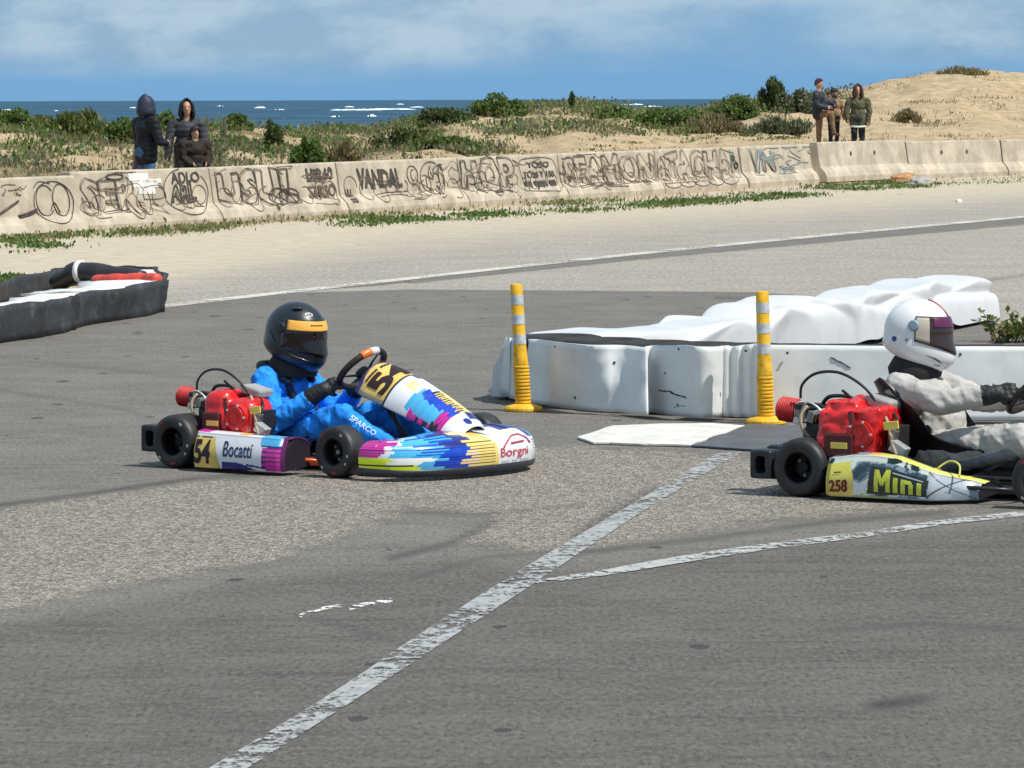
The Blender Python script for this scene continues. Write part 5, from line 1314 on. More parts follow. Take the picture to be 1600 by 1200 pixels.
def make_body(name, prims, mats, parent, voxel, wrinkle=None, sm=2):
    V = []; F = []
    for p in prims:
        if p[0] == 'c': v, f = capsule(*p[1:5])
        else: v, f = ellips(*p[1:4])
        k = len(V); V += [tuple(x) for x in v]; F += [tuple(i + k for i in q) for q in f]
    me_ = remesh(V, F, voxel, sm)
    n = len(me_.vertices); co = np.empty(n * 3); me_.vertices.foreach_get('co', co); co = co.reshape(-1, 3)
    best = np.full(n, 1e9); bi = np.zeros(n, int)
    for p in prims:
        if p[0] == 'c':
            a = np.array(p[1]); b = np.array(p[2]); ab = b - a; t = np.clip(((co - a) @ ab) / max(1e-9, ab @ ab), 0, 1)
            d_ = np.linalg.norm(co - a - t[:, None] * ab, axis=1) - (p[3] + (p[4] - p[3]) * t); mi = p[5]
        else:
            q = co - np.array(p[1]); 
            if p[3] is not None: q = q @ np.array(p[3])
            r = np.array(p[2]); kk = np.linalg.norm(q / r, axis=1); d_ = (kk - 1) * r.min(); mi = p[4]
        m = d_ < best; best[m] = d_[m]; bi[m] = mi
    if wrinkle:
        no = np.empty(n * 3); me_.vertices.foreach_get('normal', no); no = no.reshape(-1, 3)
        out = co.copy()
        for i in range(n):
            amp = wrinkle.get(int(bi[i]))
            if amp:
                x, y, z = co[i]; a, fs = amp[:2]
                h = a * (1 - 2 * abs(fbm(x * fs + z * fs * 0.5, y * fs, z * fs * 0.8, 3))) + 0.4 * a * fbm(x * fs * 3, y * fs * 3, z * fs * 3, 2)
                if len(amp) > 2: h = 0.35 * h + amp[2] * abs(math.sin(z * math.pi / 0.085 + 0.8 * fbm(x * 3, y * 3, z))) - 0.5 * amp[2]
                out[i] += no[i] * h
        me_.vertices.foreach_set('co', out.ravel())
    me_.materials.clear()
    for m in mats: me_.materials.append(m)
    lv = np.array([bi[p.vertices[0]] for p in me_.polygons], np.int32)
    me_.polygons.foreach_set('material_index', lv); me_.polygons.foreach_set('use_smooth', np.ones(len(me_.polygons), bool))
    me_.name = name; me_.update()
    return link(bpy.data.objects.new(name, me_), parent)

M_SUITB = mat('suit_blue', (0.022, 0.27, 0.86), 0.75, var=0.35, vscale=12, spec=0.2, bump=0.4, bscale=55)
M_SUITBN = mat('suit_black_panel', (0.012, 0.014, 0.022), 0.55)
M_GLOVE = mat('glove_black', (0.012, 0.012, 0.013), 0.6, var=0.2)
M_SHOE = mat('shoe_black', (0.015, 0.015, 0.016), 0.5)
M_SUITG = mat('suit_grey', (0.46, 0.44, 0.415), 0.85, var=0.1, vscale=9, bump=0.3, bscale=55, spec=0.2, dirt=0.15, dirtcol=(0.25, 0.22, 0.19))
M_SUITGD = mat('suit_grey_dark', (0.20, 0.21, 0.25), 0.75, var=0.2)
M_BALA = mat('balaclava', (0.018, 0.014, 0.014), 0.85)
M_SKIN = mat('skin', (0.50, 0.27, 0.18), 0.55, var=0.1)

def helmet(parent, c, sc, pitch, yaw, shell, visor_m, strip_m, kind):
    """full-face helmet, local +x forward"""
    h = empty('helmet', c); h.parent = parent; h.rotation_euler = (0, pitch, yaw)
    def R(th, ph):      # th azimuth from forward, ph elevation
        ct = math.cos(th); cph = math.cos(ph); sph = math.sin(ph)
        x = cph * ct; y = cph * math.sin(th); z = sph
        fx = 0.152 if x > 0 else 0.160
        chin = smooth01((-sph - 0.05) / 0.55) * max(0, ct) ** 1.5
        p = Vector((x * fx * (1 + 0.14 * chin), y * 0.132, z * (0.145 if z > 0 else 0.165)))
        if z < 0:
            sq = 1 + 0.30 * smooth01((-sph) / 0.9) ; p.x *= sq; p.y *= sq * (1 - 0.12 * chin)
            p.z -= 0.035 * max(0, ct) * smooth01(-sph * 1.4); p.z += 0.030 * max(0, -ct) * smooth01(-sph * 1.2)
        return p * sc
    nu, nv = 72, 44; v = []
    pmin, pmax = math.radians(-66), math.radians(89.5)
    for i in range(nv):
        ph = pmin + (pmax - pmin) * i / (nv - 1)
        for j in range(nu): v.append(R(2 * math.pi * j / nu, ph))
    f = grid_faces(nv, nu, True)
    # carve the eye port: drop faces in front of the eyes
    keep = []
    for k, q in enumerate(f):
        i, j = divmod(k, nu); ph = math.degrees(pmin + (pmax - pmin) * (i + .5) / (nv - 1)); th = math.degrees(2 * math.pi * (j + .5) / nu); th = th - 360 if th > 180 else th
        if abs(th) < 72 and -20 + abs(th) * 0.10 < ph < 26 - abs(th) * 0.06: continue
        keep.append(q)
    so_ = meshobj('shell', v, keep, shell, h, smooth=True); s_ = so_.modifiers.new('s', 'SOLIDIFY'); s_.thickness = 0.010 * sc; s_.offset = 1
    bv = so_.modifiers.new('b', 'BEVEL'); bv.width = 0.003; bv.segments = 2; bv.limit_method = 'ANGLE'
    def patch(name, t0, t1, p0, p1, m, off, n=28, k=12, par=None, skew=0.0, lowskew=0.0):
        vv = []
        for i in range(n):
            th = math.radians(t0 + (t1 - t0) * i / (n - 1))
            for j in range(k):
                pl_ = p0 + lowskew * abs(math.degrees(th)); ph = math.radians(pl_ + (p1 - p0 - lowskew * abs(math.degrees(th))) * j / (k - 1) - skew * abs(math.degrees(th)))
                q = R(th, ph); vv.append(q * (1 + off / q.length))
        o = meshobj(name, vv, grid_faces(n, k), m, par or h, smooth=True); s2 = o.modifiers.new('s', 'SOLIDIFY'); s2.thickness = 0.002; s2.offset = -1
        return o
    vz = patch('visor', -82, 82, -27, 29, visor_m, 0.005, lowskew=0.17 if kind == 'white' else 0.08)
    stp = patch('visor_strip', -72 if kind == 'black' else -50, 72 if kind == 'black' else 50, 9, 27, strip_m, 0.0075, par=vz)
    MB().lathe([(0.118 * sc, -0.035), (0.125 * sc, 0.0), (0.10 * sc, 0.05), (0.07 * sc, 0.09)], (-0.01 * sc, 0, -0.17 * sc), (0, 0, 1), 26).build('neck_lining', M_BALA, h, smooth=True)
    for s in (-1, 1):
        p = R(s * math.radians(84), math.radians(12)) * 1.02; MB().lathe([(0.0, 0.012), (0.020 * sc, 0.011), (0.026 * sc, 0.004), (0.027 * sc, -0.01)], p, (p.x * 0.2, s, 0.1), 18).build('visor_pivot', M_DKMET if kind == 'black' else mat('pivot_blue_grey', (0.22, 0.3, 0.36), 0.4), h, autosmooth=True)
    return h, R, patch, stp

# ---- driver of kart 54
d1 = empty('person', K1, -PSI1, 'kart driver in blue racing suit and black helmet with yellow visor strip', 'person')
def arm(sh, el, wr, mi, r=(0.062, 0.052, 0.040), gl=None):
    sh, el, wr = Vector(sh), Vector(el), Vector(wr)
    return [('c', sh, el, r[0], r[1], mi), ('c', el, wr, r[1], r[2], mi)]
P = [('e', (0.37, 0, 0.16), (0.14, 0.155, 0.115), None, 0), ('e', (0.325, 0, 0.28), (0.115, 0.145, 0.14), None, 0), ('e', (0.285, 0, 0.40), (0.115, 0.165, 0.105), None, 0),
     ('c', (0.29, -0.155, 0.455), (0.29, 0.155, 0.455), 0.062, 0.062, 0), ('c', (0.30, 0, 0.46), (0.335, 0, 0.56), 0.062, 0.06, 3)]
P += arm((0.295, -0.17, 0.44), (0.44, -0.27, 0.235), (0.655, -0.165, 0.395), 0) + arm((0.295, 0.17, 0.44), (0.46, 0.25, 0.27), (0.665, 0.16, 0.41), 0)
P += [('c', (0.36, -0.09, 0.15), (0.82, -0.175, 0.275), 0.088, 0.066, 0), ('c', (0.82, -0.175, 0.275), (1.14, -0.16, 0.115), 0.066, 0.046, 0), ('c', (0.36, 0.09, 0.15), (0.82, 0.175, 0.275), 0.088, 0.066, 0), ('c', (0.82, 0.175, 0.275), (1.14, 0.16, 0.115), 0.066, 0.046, 0)]
for s in (-1, 1): P += [('c', (1.15, s * 0.16, 0.085), (1.18, s * 0.15, 0.10), 0.042, 0.04, 2), ('c', (1.16, s * 0.16, 0.08), (1.26, s * 0.15, 0.15), 0.036, 0.030, 2)]
P += [('c', (0.625, -0.18, 0.375), (0.675, -0.158, 0.41), 0.047, 0.040, 1), ('c', (0.64, 0.172, 0.39), (0.685, 0.155, 0.425), 0.047, 0.040, 1)]
P += hand_prims((0.675, -0.158, 0.41), (0.75, 0.25, 0.45), (0.2, 0.9, -0.2), 0.105, 1.15, -1, 1)
P += hand_prims((0.685, 0.155, 0.425), (0.75, -0.25, 0.45), (0.2, -0.9, -0.2), 0.105, 1.15, 1, 1)
P += [('c', (0.24, -0.12, 0.515), (0.40, -0.10, 0.44), 0.022, 0.02, 4), ('c', (0.24, 0.12, 0.515), (0.40, 0.10, 0.44), 0.022, 0.02, 4), ('c', (0.22, -0.10, 0.515), (0.22, 0.10, 0.515), 0.03, 0.03, 4), ('c', (0.385, -0.09, 0.45), (0.41, -0.06, 0.33), 0.02, 0.02, 4)]
make_body('body', P, [M_SUITB, M_GLOVE, M_SHOE, M_BALA, M_SUITBN], d1, 0.0065, {0: (0.012, 8), 1: (0.003, 30)})
M_HBLK = mat('helmet_black', (0.010, 0.013, 0.020), 0.36, var=0.1, coat=0.25, spec=0.5); M_VISB = mat('visor_smoke', (0.008, 0.006, 0.006), 0.08, var=0.0, spec=0.6)
M_STRIPY = mat('visor_yellow', (0.85, 0.42, 0.06), 0.4, var=0.05)
h1, R1, patch1, vs = helmet(d1, (0.375, 0, 0.692), 1.10, 0.10, -0.04, M_HBLK, M_VISB, M_STRIPY, 'black')
def on_helm(R, t0, t1, p0, p1, off):
    def place(x, y, z):
        q = R(math.radians(t0 + (t1 - t0) * x), math.radians(p0 + (p1 - p0) * y)); return q * (1 + off / q.length)
    return place
lettering('strip_lettering', '-----', on_helm(R1, -26, 4, 18.5, 20.5, 0.0095), M_NUM, vs)
# oval logo, top vents and jaw moulding
for cx, cy, rx_, ry_, m, nm in ((-24, 42, 11, 4.5, mat('logo_cream', (0.62, 0.60, 0.5), 0.5), 'forehead_logo'), (-28, 42, 3.4, 2.4, M_NUM, 'logo_eye'), (-20, 42, 3.4, 2.4, M_NUM, 'logo_eye')):
    pts = [R1(math.radians(cx + rx_ * math.cos(a)), math.radians(cy + ry_ * math.sin(a))) for a in (2 * math.pi * i / 20 for i in range(20))]
    off = 0.003 if nm == 'forehead_logo' else 0.005
    meshobj(nm, [p * (1 + off / p.length) for p in pts], [tuple(range(20))], m, h1)
mb = MB(); pts = [R1(math.radians(a), math.radians(b)) * 1.02 for a, b in ((-72, 52), (-60, 55), (-48, 56), (-38, 54))]
mb.tube(pts, [0.006, 0.016, 0.016, 0.005], 8, flat=0.5); mb.build('top_vent', mat('vent_gloss', (0.02, 0.022, 0.028), 0.12), h1, smooth=True)
mb = MB(); mb.tube([R1(math.radians(a), math.radians(b)) * 1.012 for a, b in ((-112, 4), (-98, -12), (-82, -22), (-60, -30), (-38, -33), (-20, -34))], [0.002, 0.005, 0.006, 0.006, 0.005, 0.002], 6); mb.build('jaw_ridge', M_HBLK, h1, smooth=True)
# trouser lettering
def leg_place(a, b, r0, r1, side=-1):
    a = Vector(a); b = Vector(b); d_ = (b - a)
    up = Vector((0, 0, 1)); up = (up - d_.normalized() * up.dot(d_.normalized())).normalized(); out = d_.normalized().cross(up)
    if out.y > 0: out = -out
    def place(x, y, z):
        ang = math.radians(26 + 22 * y); r = r0 + (r1 - r0) * x + 0.019
        return a + d_ * x + (out * math.cos(ang) + up * math.sin(ang)) * r
    return place
lettering('trouser_lettering', 'SPARCO', leg_place((0.89, -0.173, 0.24), (1.04, -0.163, 0.165), 0.063, 0.052), mat('letter_white', (0.7, 0.75, 0.8), 0.5), d1, offset=0.01)

# ---- driver of kart 258
d2 = empty('person', K2, -PSI2, 'kart driver in light grey suit and white helmet', 'person')
P = [('e', (0.53, 0, 0.20), (0.16, 0.165, 0.115), None, 0), ('e', (0.45, 0, 0.33), (0.125, 0.15, 0.15), None, 0), ('e', (0.37, 0, 0.455), (0.125, 0.175, 0.115), None, 0),
     ('c', (0.33, -0.165, 0.505), (0.33, 0.165, 0.505), 0.066, 0.066, 0), ('c', (0.34, 0, 0.52), (0.35, 0, 0.64), 0.068, 0.065, 3)]
P += arm((0.335, -0.185, 0.515), (0.585, -0.255, 0.455), (0.815, -0.165, 0.495), 0, (0.070, 0.058, 0.045)) + arm((0.335, 0.185, 0.515), (0.58, 0.255, 0.43), (0.815, 0.16, 0.46), 0, (0.070, 0.058, 0.045))
P += [('c', (0.48, -0.10, 0.20), (0.98, -0.205, 0.29), 0.098, 0.074, 0), ('c', (0.98, -0.205, 0.29), (1.31, -0.17, 0.115), 0.074, 0.050, 0), ('c', (0.48, 0.10, 0.20), (0.98, 0.205, 0.29), 0.098, 0.074, 0), ('c', (0.98, 0.205, 0.29), (1.31, 0.17, 0.115), 0.074, 0.050, 0),
      ('c', (0.56, -0.135, 0.145), (0.95, -0.225, 0.235), 0.045, 0.042, 4)]
for s in (-1, 1): P += [('c', (1.32, s * 0.17, 0.085), (1.35, s * 0.16, 0.10), 0.042, 0.04, 2), ('c', (1.33, s * 0.17, 0.08), (1.43, s * 0.16, 0.15), 0.036, 0.030, 2)]
P += [('c', (0.79, -0.175, 0.49), (0.835, -0.16, 0.498), 0.050, 0.042, 1), ('c', (0.79, 0.168, 0.457), (0.835, 0.155, 0.465), 0.050, 0.042, 1)]
P += hand_prims((0.835, -0.16, 0.498), (0.9, 0.15, 0.2), (0.1, 0.9, -0.3), 0.112, 1.1, -1, 1)
P += hand_prims((0.835, 0.155, 0.465), (0.9, -0.15, 0.2), (0.1, -0.9, -0.3), 0.112, 1.1, 1, 1)
make_body('body', P, [M_SUITG, M_GLOVE, M_SHOE, M_BALA, M_SUITGD], d2, 0.0065, {0: (0.009, 8), 4: (0.006, 10), 1: (0.003, 30)})
M_HWHT = mat('helmet_white', (0.80, 0.80, 0.80), 0.22, var=0.03, coat=0.4); M_VISD = mat('visor_brown', (0.035, 0.022, 0.02), 0.10, var=0.0, spec=0.6); M_STRIPM = mat('visor_magenta', (0.10, 0.012, 0.06), 0.3)
h2, R2, patch2, _ = helmet(d2, (0.345, 0, 0.778), 1.07, 0.04, 0.16, M_HWHT, M_VISD, M_STRIPM, 'white')
# beige cheek padding seen through the clear side of the visor, stickers, magenta seam
patch2('cheek_pad', -80, -57, -24, 26, mat('cheek_beige', (0.46, 0.40, 0.32), 0.6), 0.0075, lowskew=0.17)
for t_, p_, r_, m, nm in ((-118, -12, 5.0, mat('sticker_blue', (0.03, 0.06, 0.25), 0.4), 'shield_sticker'), (-95, -12, 2.6, M_GREYT, 'snap_stud')):
    pts = [R2(math.radians(t_ + r_ * math.cos(a)), math.radians(p_ + r_ * math.sin(a) * (1.2 if math.sin(a) < 0 else 0.8))) for a in (2 * math.pi * i / 14 for i in range(14))]
    meshobj(nm, [p * (1 + 0.003 / p.length) for p in pts], [tuple(range(14))], m, h2)
MB().tube([R2(math.radians(a), math.radians(b)) * 1.008 for a, b in ((-62, -32), (-50, -34), (-40, -38), (-34, -41))], [0.001, 0.004, 0.004, 0.001], 6).build('chin_slash', M_NUM, h2, smooth=True)
MB().tube([R2(math.radians(t), math.radians(p)) * 1.003 for t, p in ((0, 28), (0, 40), (0, 52), (0, 64), (0, 76))], 0.006, 6).build('crown_stripe', mat('stripe_magenta', (0.28, 0.03, 0.08), 0.4), h2, smooth=True)
lettering('chin_lettering', '---', on_helm(R2, -46, -34, -48, -45, 0.003), M_GREYT, h2)

# ------------------------------------------------------------------ spectators
def hair_cap(parent, c, r, m, name='hair', cover=0.1, rot=0.0):
    v, f = ellips((0, 0, 0), r)
    v2 = [Vector(p) for p in v]; keep = [q for q in f if sum(v2[i].z - 0.55 * v2[i].x * r[2] / r[0] for i in q) / len(q) > -cover * r[2]]
    o = meshobj(name, [Vector(c) + Matrix.Rotation(rot, 3, 'Z') @ p for p in v2], keep, m, parent, smooth=True); o.modifiers.new('s', 'SOLIDIFY').thickness = 0.008
    return o
def head_prims(c, yaw, s=1.0, mi=0, tilt=0.0):
    Rz = Matrix.Rotation(yaw, 3, 'Z') @ Matrix.Rotation(tilt, 3, 'Y'); c = Vector(c)
    def q(x, y, z): return c + Rz @ Vector((x * s, y * s, z * s))
    return [('e', c, (0.095 * s, 0.078 * s, 0.118 * s), Rz, mi), ('e', q(0.025, 0, -0.06), (0.065 * s, 0.055 * s, 0.07 * s), Rz, mi),
            ('c', q(0.090, 0, 0.01), q(0.108, 0, -0.02), 0.011 * s, 0.016 * s, mi), ('c', q(0.0, 0.078, 0.0), q(0.0, 0.082, -0.03), 0.016 * s, 0.012 * s, mi), ('c', q(0.0, -0.078, 0.0), q(0.0, -0.082, -0.03), 0.016 * s, 0.012 * s, mi)], q
M_LIP = mat('lip', (0.33, 0.12, 0.10), 0.5); M_EYE = mat('eye_dark', (0.03, 0.02, 0.018), 0.3); M_HAIR = mat('hair_dark', (0.018, 0.012, 0.010), 0.7, var=0.3, vscale=40)
def face(parent, q, s=1.0, beard=None, glasses=False):
    for y in (-0.032, 0.032):
        v, f = ellips(q(0.083, y, 0.012), (0.010 * s, 0.012 * s, 0.007 * s)); meshobj('eye', v, f, M_EYE, parent, smooth=True)
        MB().tube([q(0.088, y - 0.017, 0.033), q(0.093, y, 0.037), q(0.086, y + 0.017, 0.033)], 0.004 * s, 5).build('eyebrow', M_HAIR, parent)
    MB().tube([q(0.080, -0.022, -0.056), q(0.090, 0, -0.058), q(0.080, 0.022, -0.056)], 0.006 * s, 6).build('mouth', M_LIP, parent)
    if beard:
        v, f = ellips(q(0.035, 0, -0.078), (0.066 * s, 0.066 * s, 0.055 * s)); meshobj('beard', v, f, beard, parent, smooth=True)
def stripes_jacket(parent, c, rx_, ry_, zs, m): pass

M_BLKJ = mat('puffer_black', (0.010, 0.012, 0.018), 0.6, var=0.3, vscale=6, spec=0.25); M_JEAN = mat('jeans', (0.045, 0.13, 0.27), 0.8, var=0.25, vscale=9); M_DARKT = mat('trousers_dark', (0.018, 0.018, 0.026), 0.8)
M_GREYJ = mat('puffer_grey', (0.040, 0.040, 0.047), 0.6, var=0.3, vscale=8, spec=0.25); M_BRNJ = mat('child_brown', (0.024, 0.017, 0.013), 0.7, var=0.2, spec=0.2)
M_NAVYJ = mat('jacket_navy', (0.012, 0.016, 0.030), 0.65, var=0.2); M_TANT = mat('trousers_tan', (0.22, 0.125, 0.06), 0.85, var=0.15); M_TANJ = mat('jacket_tan', (0.30, 0.18, 0.10), 0.85, var=0.15)
M_GREENJ = mat('parka_green', (0.085, 0.085, 0.042), 0.8, var=0.15); M_FUR = mat('hood_fur', (0.06, 0.022, 0.015), 0.95, var=0.4, vscale=30); M_SHOEB = mat('boot_brown', (0.10, 0.045, 0.022), 0.7)
M_BEAN = mat('beanie_maroon', (0.05, 0.018, 0.03), 0.9)

def standing(name, loc, yaw, H_, label, top, legs, shoes, arms, head_yaw=0.0, hood=None, skin=1, bulk=1.0, coat=0.50, feat=True, legpos=None, puffy=False, lean=0.0, head_tilt=0.0):
    """local +x is where the person faces; arms: {side: (elbow, wrist, finger dir)} in units of the height"""
    o = empty('person', loc, yaw, label, 'person')
    k = H_; P_ = []
    def p(x, y, z): return Vector((x * k + lean * max(0, z - 0.5) * k, y * k, z * k))
    sw = 0.105 * bulk
    P_ += [('e', p(0, 0, 0.53), (0.078 * k * bulk, 0.098 * k * bulk, 0.075 * k), None, 1), ('e', p(0.0, 0, 0.62), (0.072 * k * bulk, 0.092 * k * bulk, 0.09 * k), None, 0), ('e', p(0, 0, 0.73), (0.075 * k * bulk, 0.105 * k * bulk, 0.095 * k), None, 0),
           ('c', p(0, -sw, 0.79), p(0, sw, 0.79), 0.042 * k * bulk, 0.042 * k * bulk, 0), ('c', p(0, 0, 0.80), p(0.01, 0, 0.875), 0.036 * k, 0.033 * k, 3)]
    if coat < 0.52: P_ += [('c', p(0, -0.045, 0.58), p(0, -0.045, coat), 0.068 * k * bulk, 0.062 * k * bulk, 0), ('c', p(0, 0.045, 0.58), p(0, 0.045, coat), 0.068 * k * bulk, 0.062 * k * bulk, 0)]
    lp = legpos or {}
    for s in (-1, 1):
        kn, an, ft = lp.get(s, ((0.01, s * 0.055, 0.28), (0, s * 0.055, 0.045), (0.085, s * 0.062, 0.02)))
        P_ += [('c', p(0, s * 0.05, 0.50), p(*kn), 0.056 * k, 0.040 * k, 1), ('c', p(*kn), p(*an), 0.040 * k, 0.028 * k, 1), ('c', p(*an), p(an[0] + 0.005, an[1], an[2] - 0.015), 0.028 * k, 0.026 * k, 2), ('c', p(an[0] - 0.015, an[1], an[2] - 0.02), p(*ft), 0.024 * k, 0.020 * k, 2)]
        el, wr, fd = arms[s]; r_ = 0.036 * k * bulk
        P_ += [('c', p(0, s * sw * 1.12, 0.785), p(*el), r_ * 1.12, r_, 0), ('c', p(*el), p(*wr), r_, r_ * 0.72, 0)]
        P_ += hand_prims(p(*wr), fd, (0.3, -s, -0.2), 0.095 * k / 1.75 * 1.15, 0.7, -s, 3)
    hp, q = head_prims(p(0.012, 0, 0.935), head_yaw, k / 1.75, 3, head_tilt)
    P_ += hp
    body = make_body('body', P_, [top, legs, shoes, M_SKIN], o, 0.013, {0: (0.012, 7, 0.007) if puffy else (0.012, 7), 1: (0.010, 7)}, 2)
    if feat: face(o, q, k / 1.75)
    if hood: # open hood around the head
        nu, nv = 26, 16; v = []; s = k / 1.75 * hood[1]
        for i in range(nv):
            ph = math.radians(-58 + 146 * i / (nv - 1))
            for j in range(nu):
                th = math.radians(hood[2] + (360 - 2 * hood[2]) * j / (nu - 1))
                fl = smooth01(-ph / math.radians(58)); pk = max(0, math.sin(ph)) ** 3 * max(0, -math.cos(th)) * 0.18
                rr = 1 + 0.07 * fbm(i * 0.5, j * 0.4, 2) + 0.55 * fl + pk
                v.append(q(math.cos(th) * math.cos(ph) * 0.135 * hood[1] * rr - 0.01, math.sin(th) * math.cos(ph) * 0.122 * hood[1] * rr, math.sin(ph) * 0.155 * hood[1] * (rr - 0.35 * fl) - 0.01))
        ho = meshobj('hood', v, grid_faces(nv, nu), hood[0], o, smooth=True); ho.modifiers.new('s', 'SOLIDIFY').thickness = 0.02
        if len(hood) > 3:
            rim = [v[i * nu] for i in range(nv)] + [v[i * nu + nu - 1] for i in range(nv - 1, -1, -1)]
            MB().tube(rim, 0.026, 8).build('fur_trim', hood[3], o, smooth=True)
    return o, q, p
relax = lambda s: ((0.0, s * 0.150, 0.63), (0.03, s * 0.155, 0.49), (0.1, 0, -1))
def gz(x, y): return terrain(x, y)
def stand_at(px, depth): 
    x = (px - 800) / LENS_PX * depth; return Vector((x, depth, gz(x, depth)))
def fit(px, depth, top_py):
    b = stand_at(px, depth); return b, WD(px, top_py, depth).z - b.z
# left group
b, H_ = fit(230, 69.0, 150)
o, q, p = standing('person', b, math.radians(38), H_ * 0.985, 'person in black puffer jacket and blue jeans with hood up, back turned, holding a phone', M_BLKJ, M_JEAN, M_SHOE,
    {-1: ((0.03, -0.16, 0.62), (0.13, -0.12, 0.60), (0.9, 0.2, 0.2)), 1: ((0.02, 0.15, 0.62), (0.13, 0.07, 0.62), (1, -0.2, 0.1))}, hood=(mat('hood_navy', (0.012, 0.018, 0.045), 0.6), 0.92, 34), bulk=1.16, coat=0.47, feat=False, puffy=True)
MB().box(p(0.215, -0.06, 0.655), (0.012, 0.08, 0.16), Matrix.Rotation(0.6, 3, 'Y')).build('phone', mat('phone', (0.05, 0.045, 0.05), 0.3), o, bevel=0.006)
mb = MB(); mb.tube(curve_pts([p(-0.02, 0.13, 0.50), p(-0.01, 0.145, 0.45), p(-0.03, 0.14, 0.38), p(-0.01, 0.13, 0.35)], 14), [0.03, 0.055, 0.06, 0.055, 0.06, 0.05, 0.055, 0.05, 0.045, 0.05, 0.04, 0.04, 0.03, 0.015], 10, flat=0.5); mb.build('pink_cloth', mat('cloth_pink', (0.34, 0.17, 0.22), 0.85, var=0.3), o, smooth=True)
b, H_ = fit(294, 70.3, 156)
o, q, p = standing('person', b, math.radians(-82), H_ * 0.985, 'smiling person in grey and black puffer coat with hood, facing the track', M_GREYJ, M_DARKT, M_SHOE,
    {-1: ((0.02, -0.165, 0.64), (0.05, -0.185, 0.48), (0.2, 0, -1)), 1: ((0.03, 0.155, 0.63), (0.12, 0.10, 0.55), (0.8, -0.4, -0.3))}, hood=(M_BLKJ, 0.92, 46), bulk=1.16, coat=0.36, puffy=True)
b, H_ = fit(306, 69.5, 196)
o, q, p = standing('person', b, math.radians(-60), H_ * 0.98, 'child in dark brown hooded jacket standing in front of the grey puffer coat', M_BRNJ, M_DARKT, M_SHOE,
    {-1: ((0.02, -0.17, 0.64), (0.12, -0.10, 0.56), (0.6, 0.5, -0.4)), 1: ((0.02, 0.17, 0.64), (0.12, 0.10, 0.56), (0.6, -0.5, -0.4))}, bulk=1.38, coat=0.36)
hair_cap(o, q(0, 0, 0.01), (0.125 * H_ / 1.75 * 1.1, 0.105 * H_ / 1.75 * 1.1, 0.14 * H_ / 1.75 * 1.05), M_HAIR, cover=0.05, rot=0)
v, f = ellips(p(-0.05, 0, 0.83), (0.10, 0.13, 0.07)); meshobj('folded_hood', v, f, M_BRNJ, o, smooth=True)
# right group behind / on the plain section
b, H_ = fit(1279, 104.6, 122)
raised = {-1: ((0.20, -0.03, 0.52), (0.235, -0.03, 0.25), (0.31, -0.03, 0.215)), 1: ((0.0, 0.055, 0.26), (-0.01, 0.055, 0.045), (0.07, 0.06, 0.02))}
o, q, p = standing('person', b, math.radians(-18), H_ * 0.98, 'man in navy jacket and beanie with one foot raised on the barrier, tan trousers', M_NAVYJ, M_TANT, M_SHOEB,
    {-1: ((0.02, -0.15, 0.63), (0.14, -0.10, 0.60), (0.9, 0.3, 0)), 1: ((0.02, 0.15, 0.63), (0.15, 0.06, 0.60), (0.9, -0.3, 0))}, bulk=1.12, legpos=raised, head_tilt=0.12)
hair_cap(o, q(-0.005, 0, 0.02), (0.112, 0.095, 0.125), M_BEAN, 'beanie', cover=-0.05)
b, H_ = fit(1303, 105.6, 138)
o, q, p = standing('person', b, math.radians(-75), H_ * 0.98, 'bearded dark-haired man in tan jacket between the navy jacket and the green parka', M_TANJ, M_DARKT, M_SHOE,
    {-1: ((0.06, -0.13, 0.63), (0.13, -0.06, 0.80), (0.2, 0.2, 1)), 1: ((0.02, 0.17, 0.64), (0.10, 0.15, 0.52), (0.6, -0.1, -0.8))}, bulk=1.14, head_yaw=0.5)
hair_cap(o, q(0, 0, 0.01), (0.110, 0.093, 0.130), M_HAIR, cover=0.1, rot=0.5)
v, f = ellips(q(0.03, 0, -0.078), (0.062, 0.066, 0.055)); meshobj('beard', v, f, M_HAIR, o, smooth=True)
b, H_ = fit(1341, 105.2, 131)
o, q, p = standing('person', b, math.radians(-92), H_ * 0.97, 'person in olive green parka with brown fur-trimmed hood behind the plain barrier', M_GREENJ, M_DARKT, M_SHOE,
    {-1: ((0.02, -0.165, 0.63), (0.04, -0.15, 0.50), (0.5, 0.2, -0.8)), 1: ((0.02, 0.165, 0.63), (0.05, 0.14, 0.46), (0.5, -0.1, -0.8))}, hood=(M_GREENJ, 0.98, 48, M_FUR), bulk=1.12, coat=0.45)
MB().tube([p(0.075, -0.11, 0.425), p(0.095, 0.0, 0.415), p(0.075, 0.11, 0.425)], [0.02, 0.026, 0.02], 8).build('white_shirt_hem', mat('cloth_white', (0.7, 0.7, 0.68), 0.8), o, smooth=True)

# small child carried by the bearded man
cpos = WD(1295, 176, 105.25)
o, q, p = standing('person', cpos - Vector((0, 0, 0.45)), math.radians(-70), 0.92, 'small dark-haired child held up beside the bearded man', M_NAVYJ, M_DARKT, M_SHOE,
    {-1: ((0.05, -0.16, 0.66), (0.14, -0.10, 0.66), (0.8, 0.4, 0)), 1: ((0.05, 0.16, 0.66), (0.14, 0.10, 0.66), (0.8, -0.4, 0))}, bulk=1.25, legpos={-1: ((0.18, -0.07, 0.42), (0.16, -0.07, 0.22), (0.22, -0.07, 0.19)), 1: ((0.18, 0.07, 0.42), (0.16, 0.07, 0.22), (0.22, 0.07, 0.19))})
hair_cap(o, q(0, 0, 0.01), (0.066, 0.056, 0.078), M_HAIR, cover=0.1)
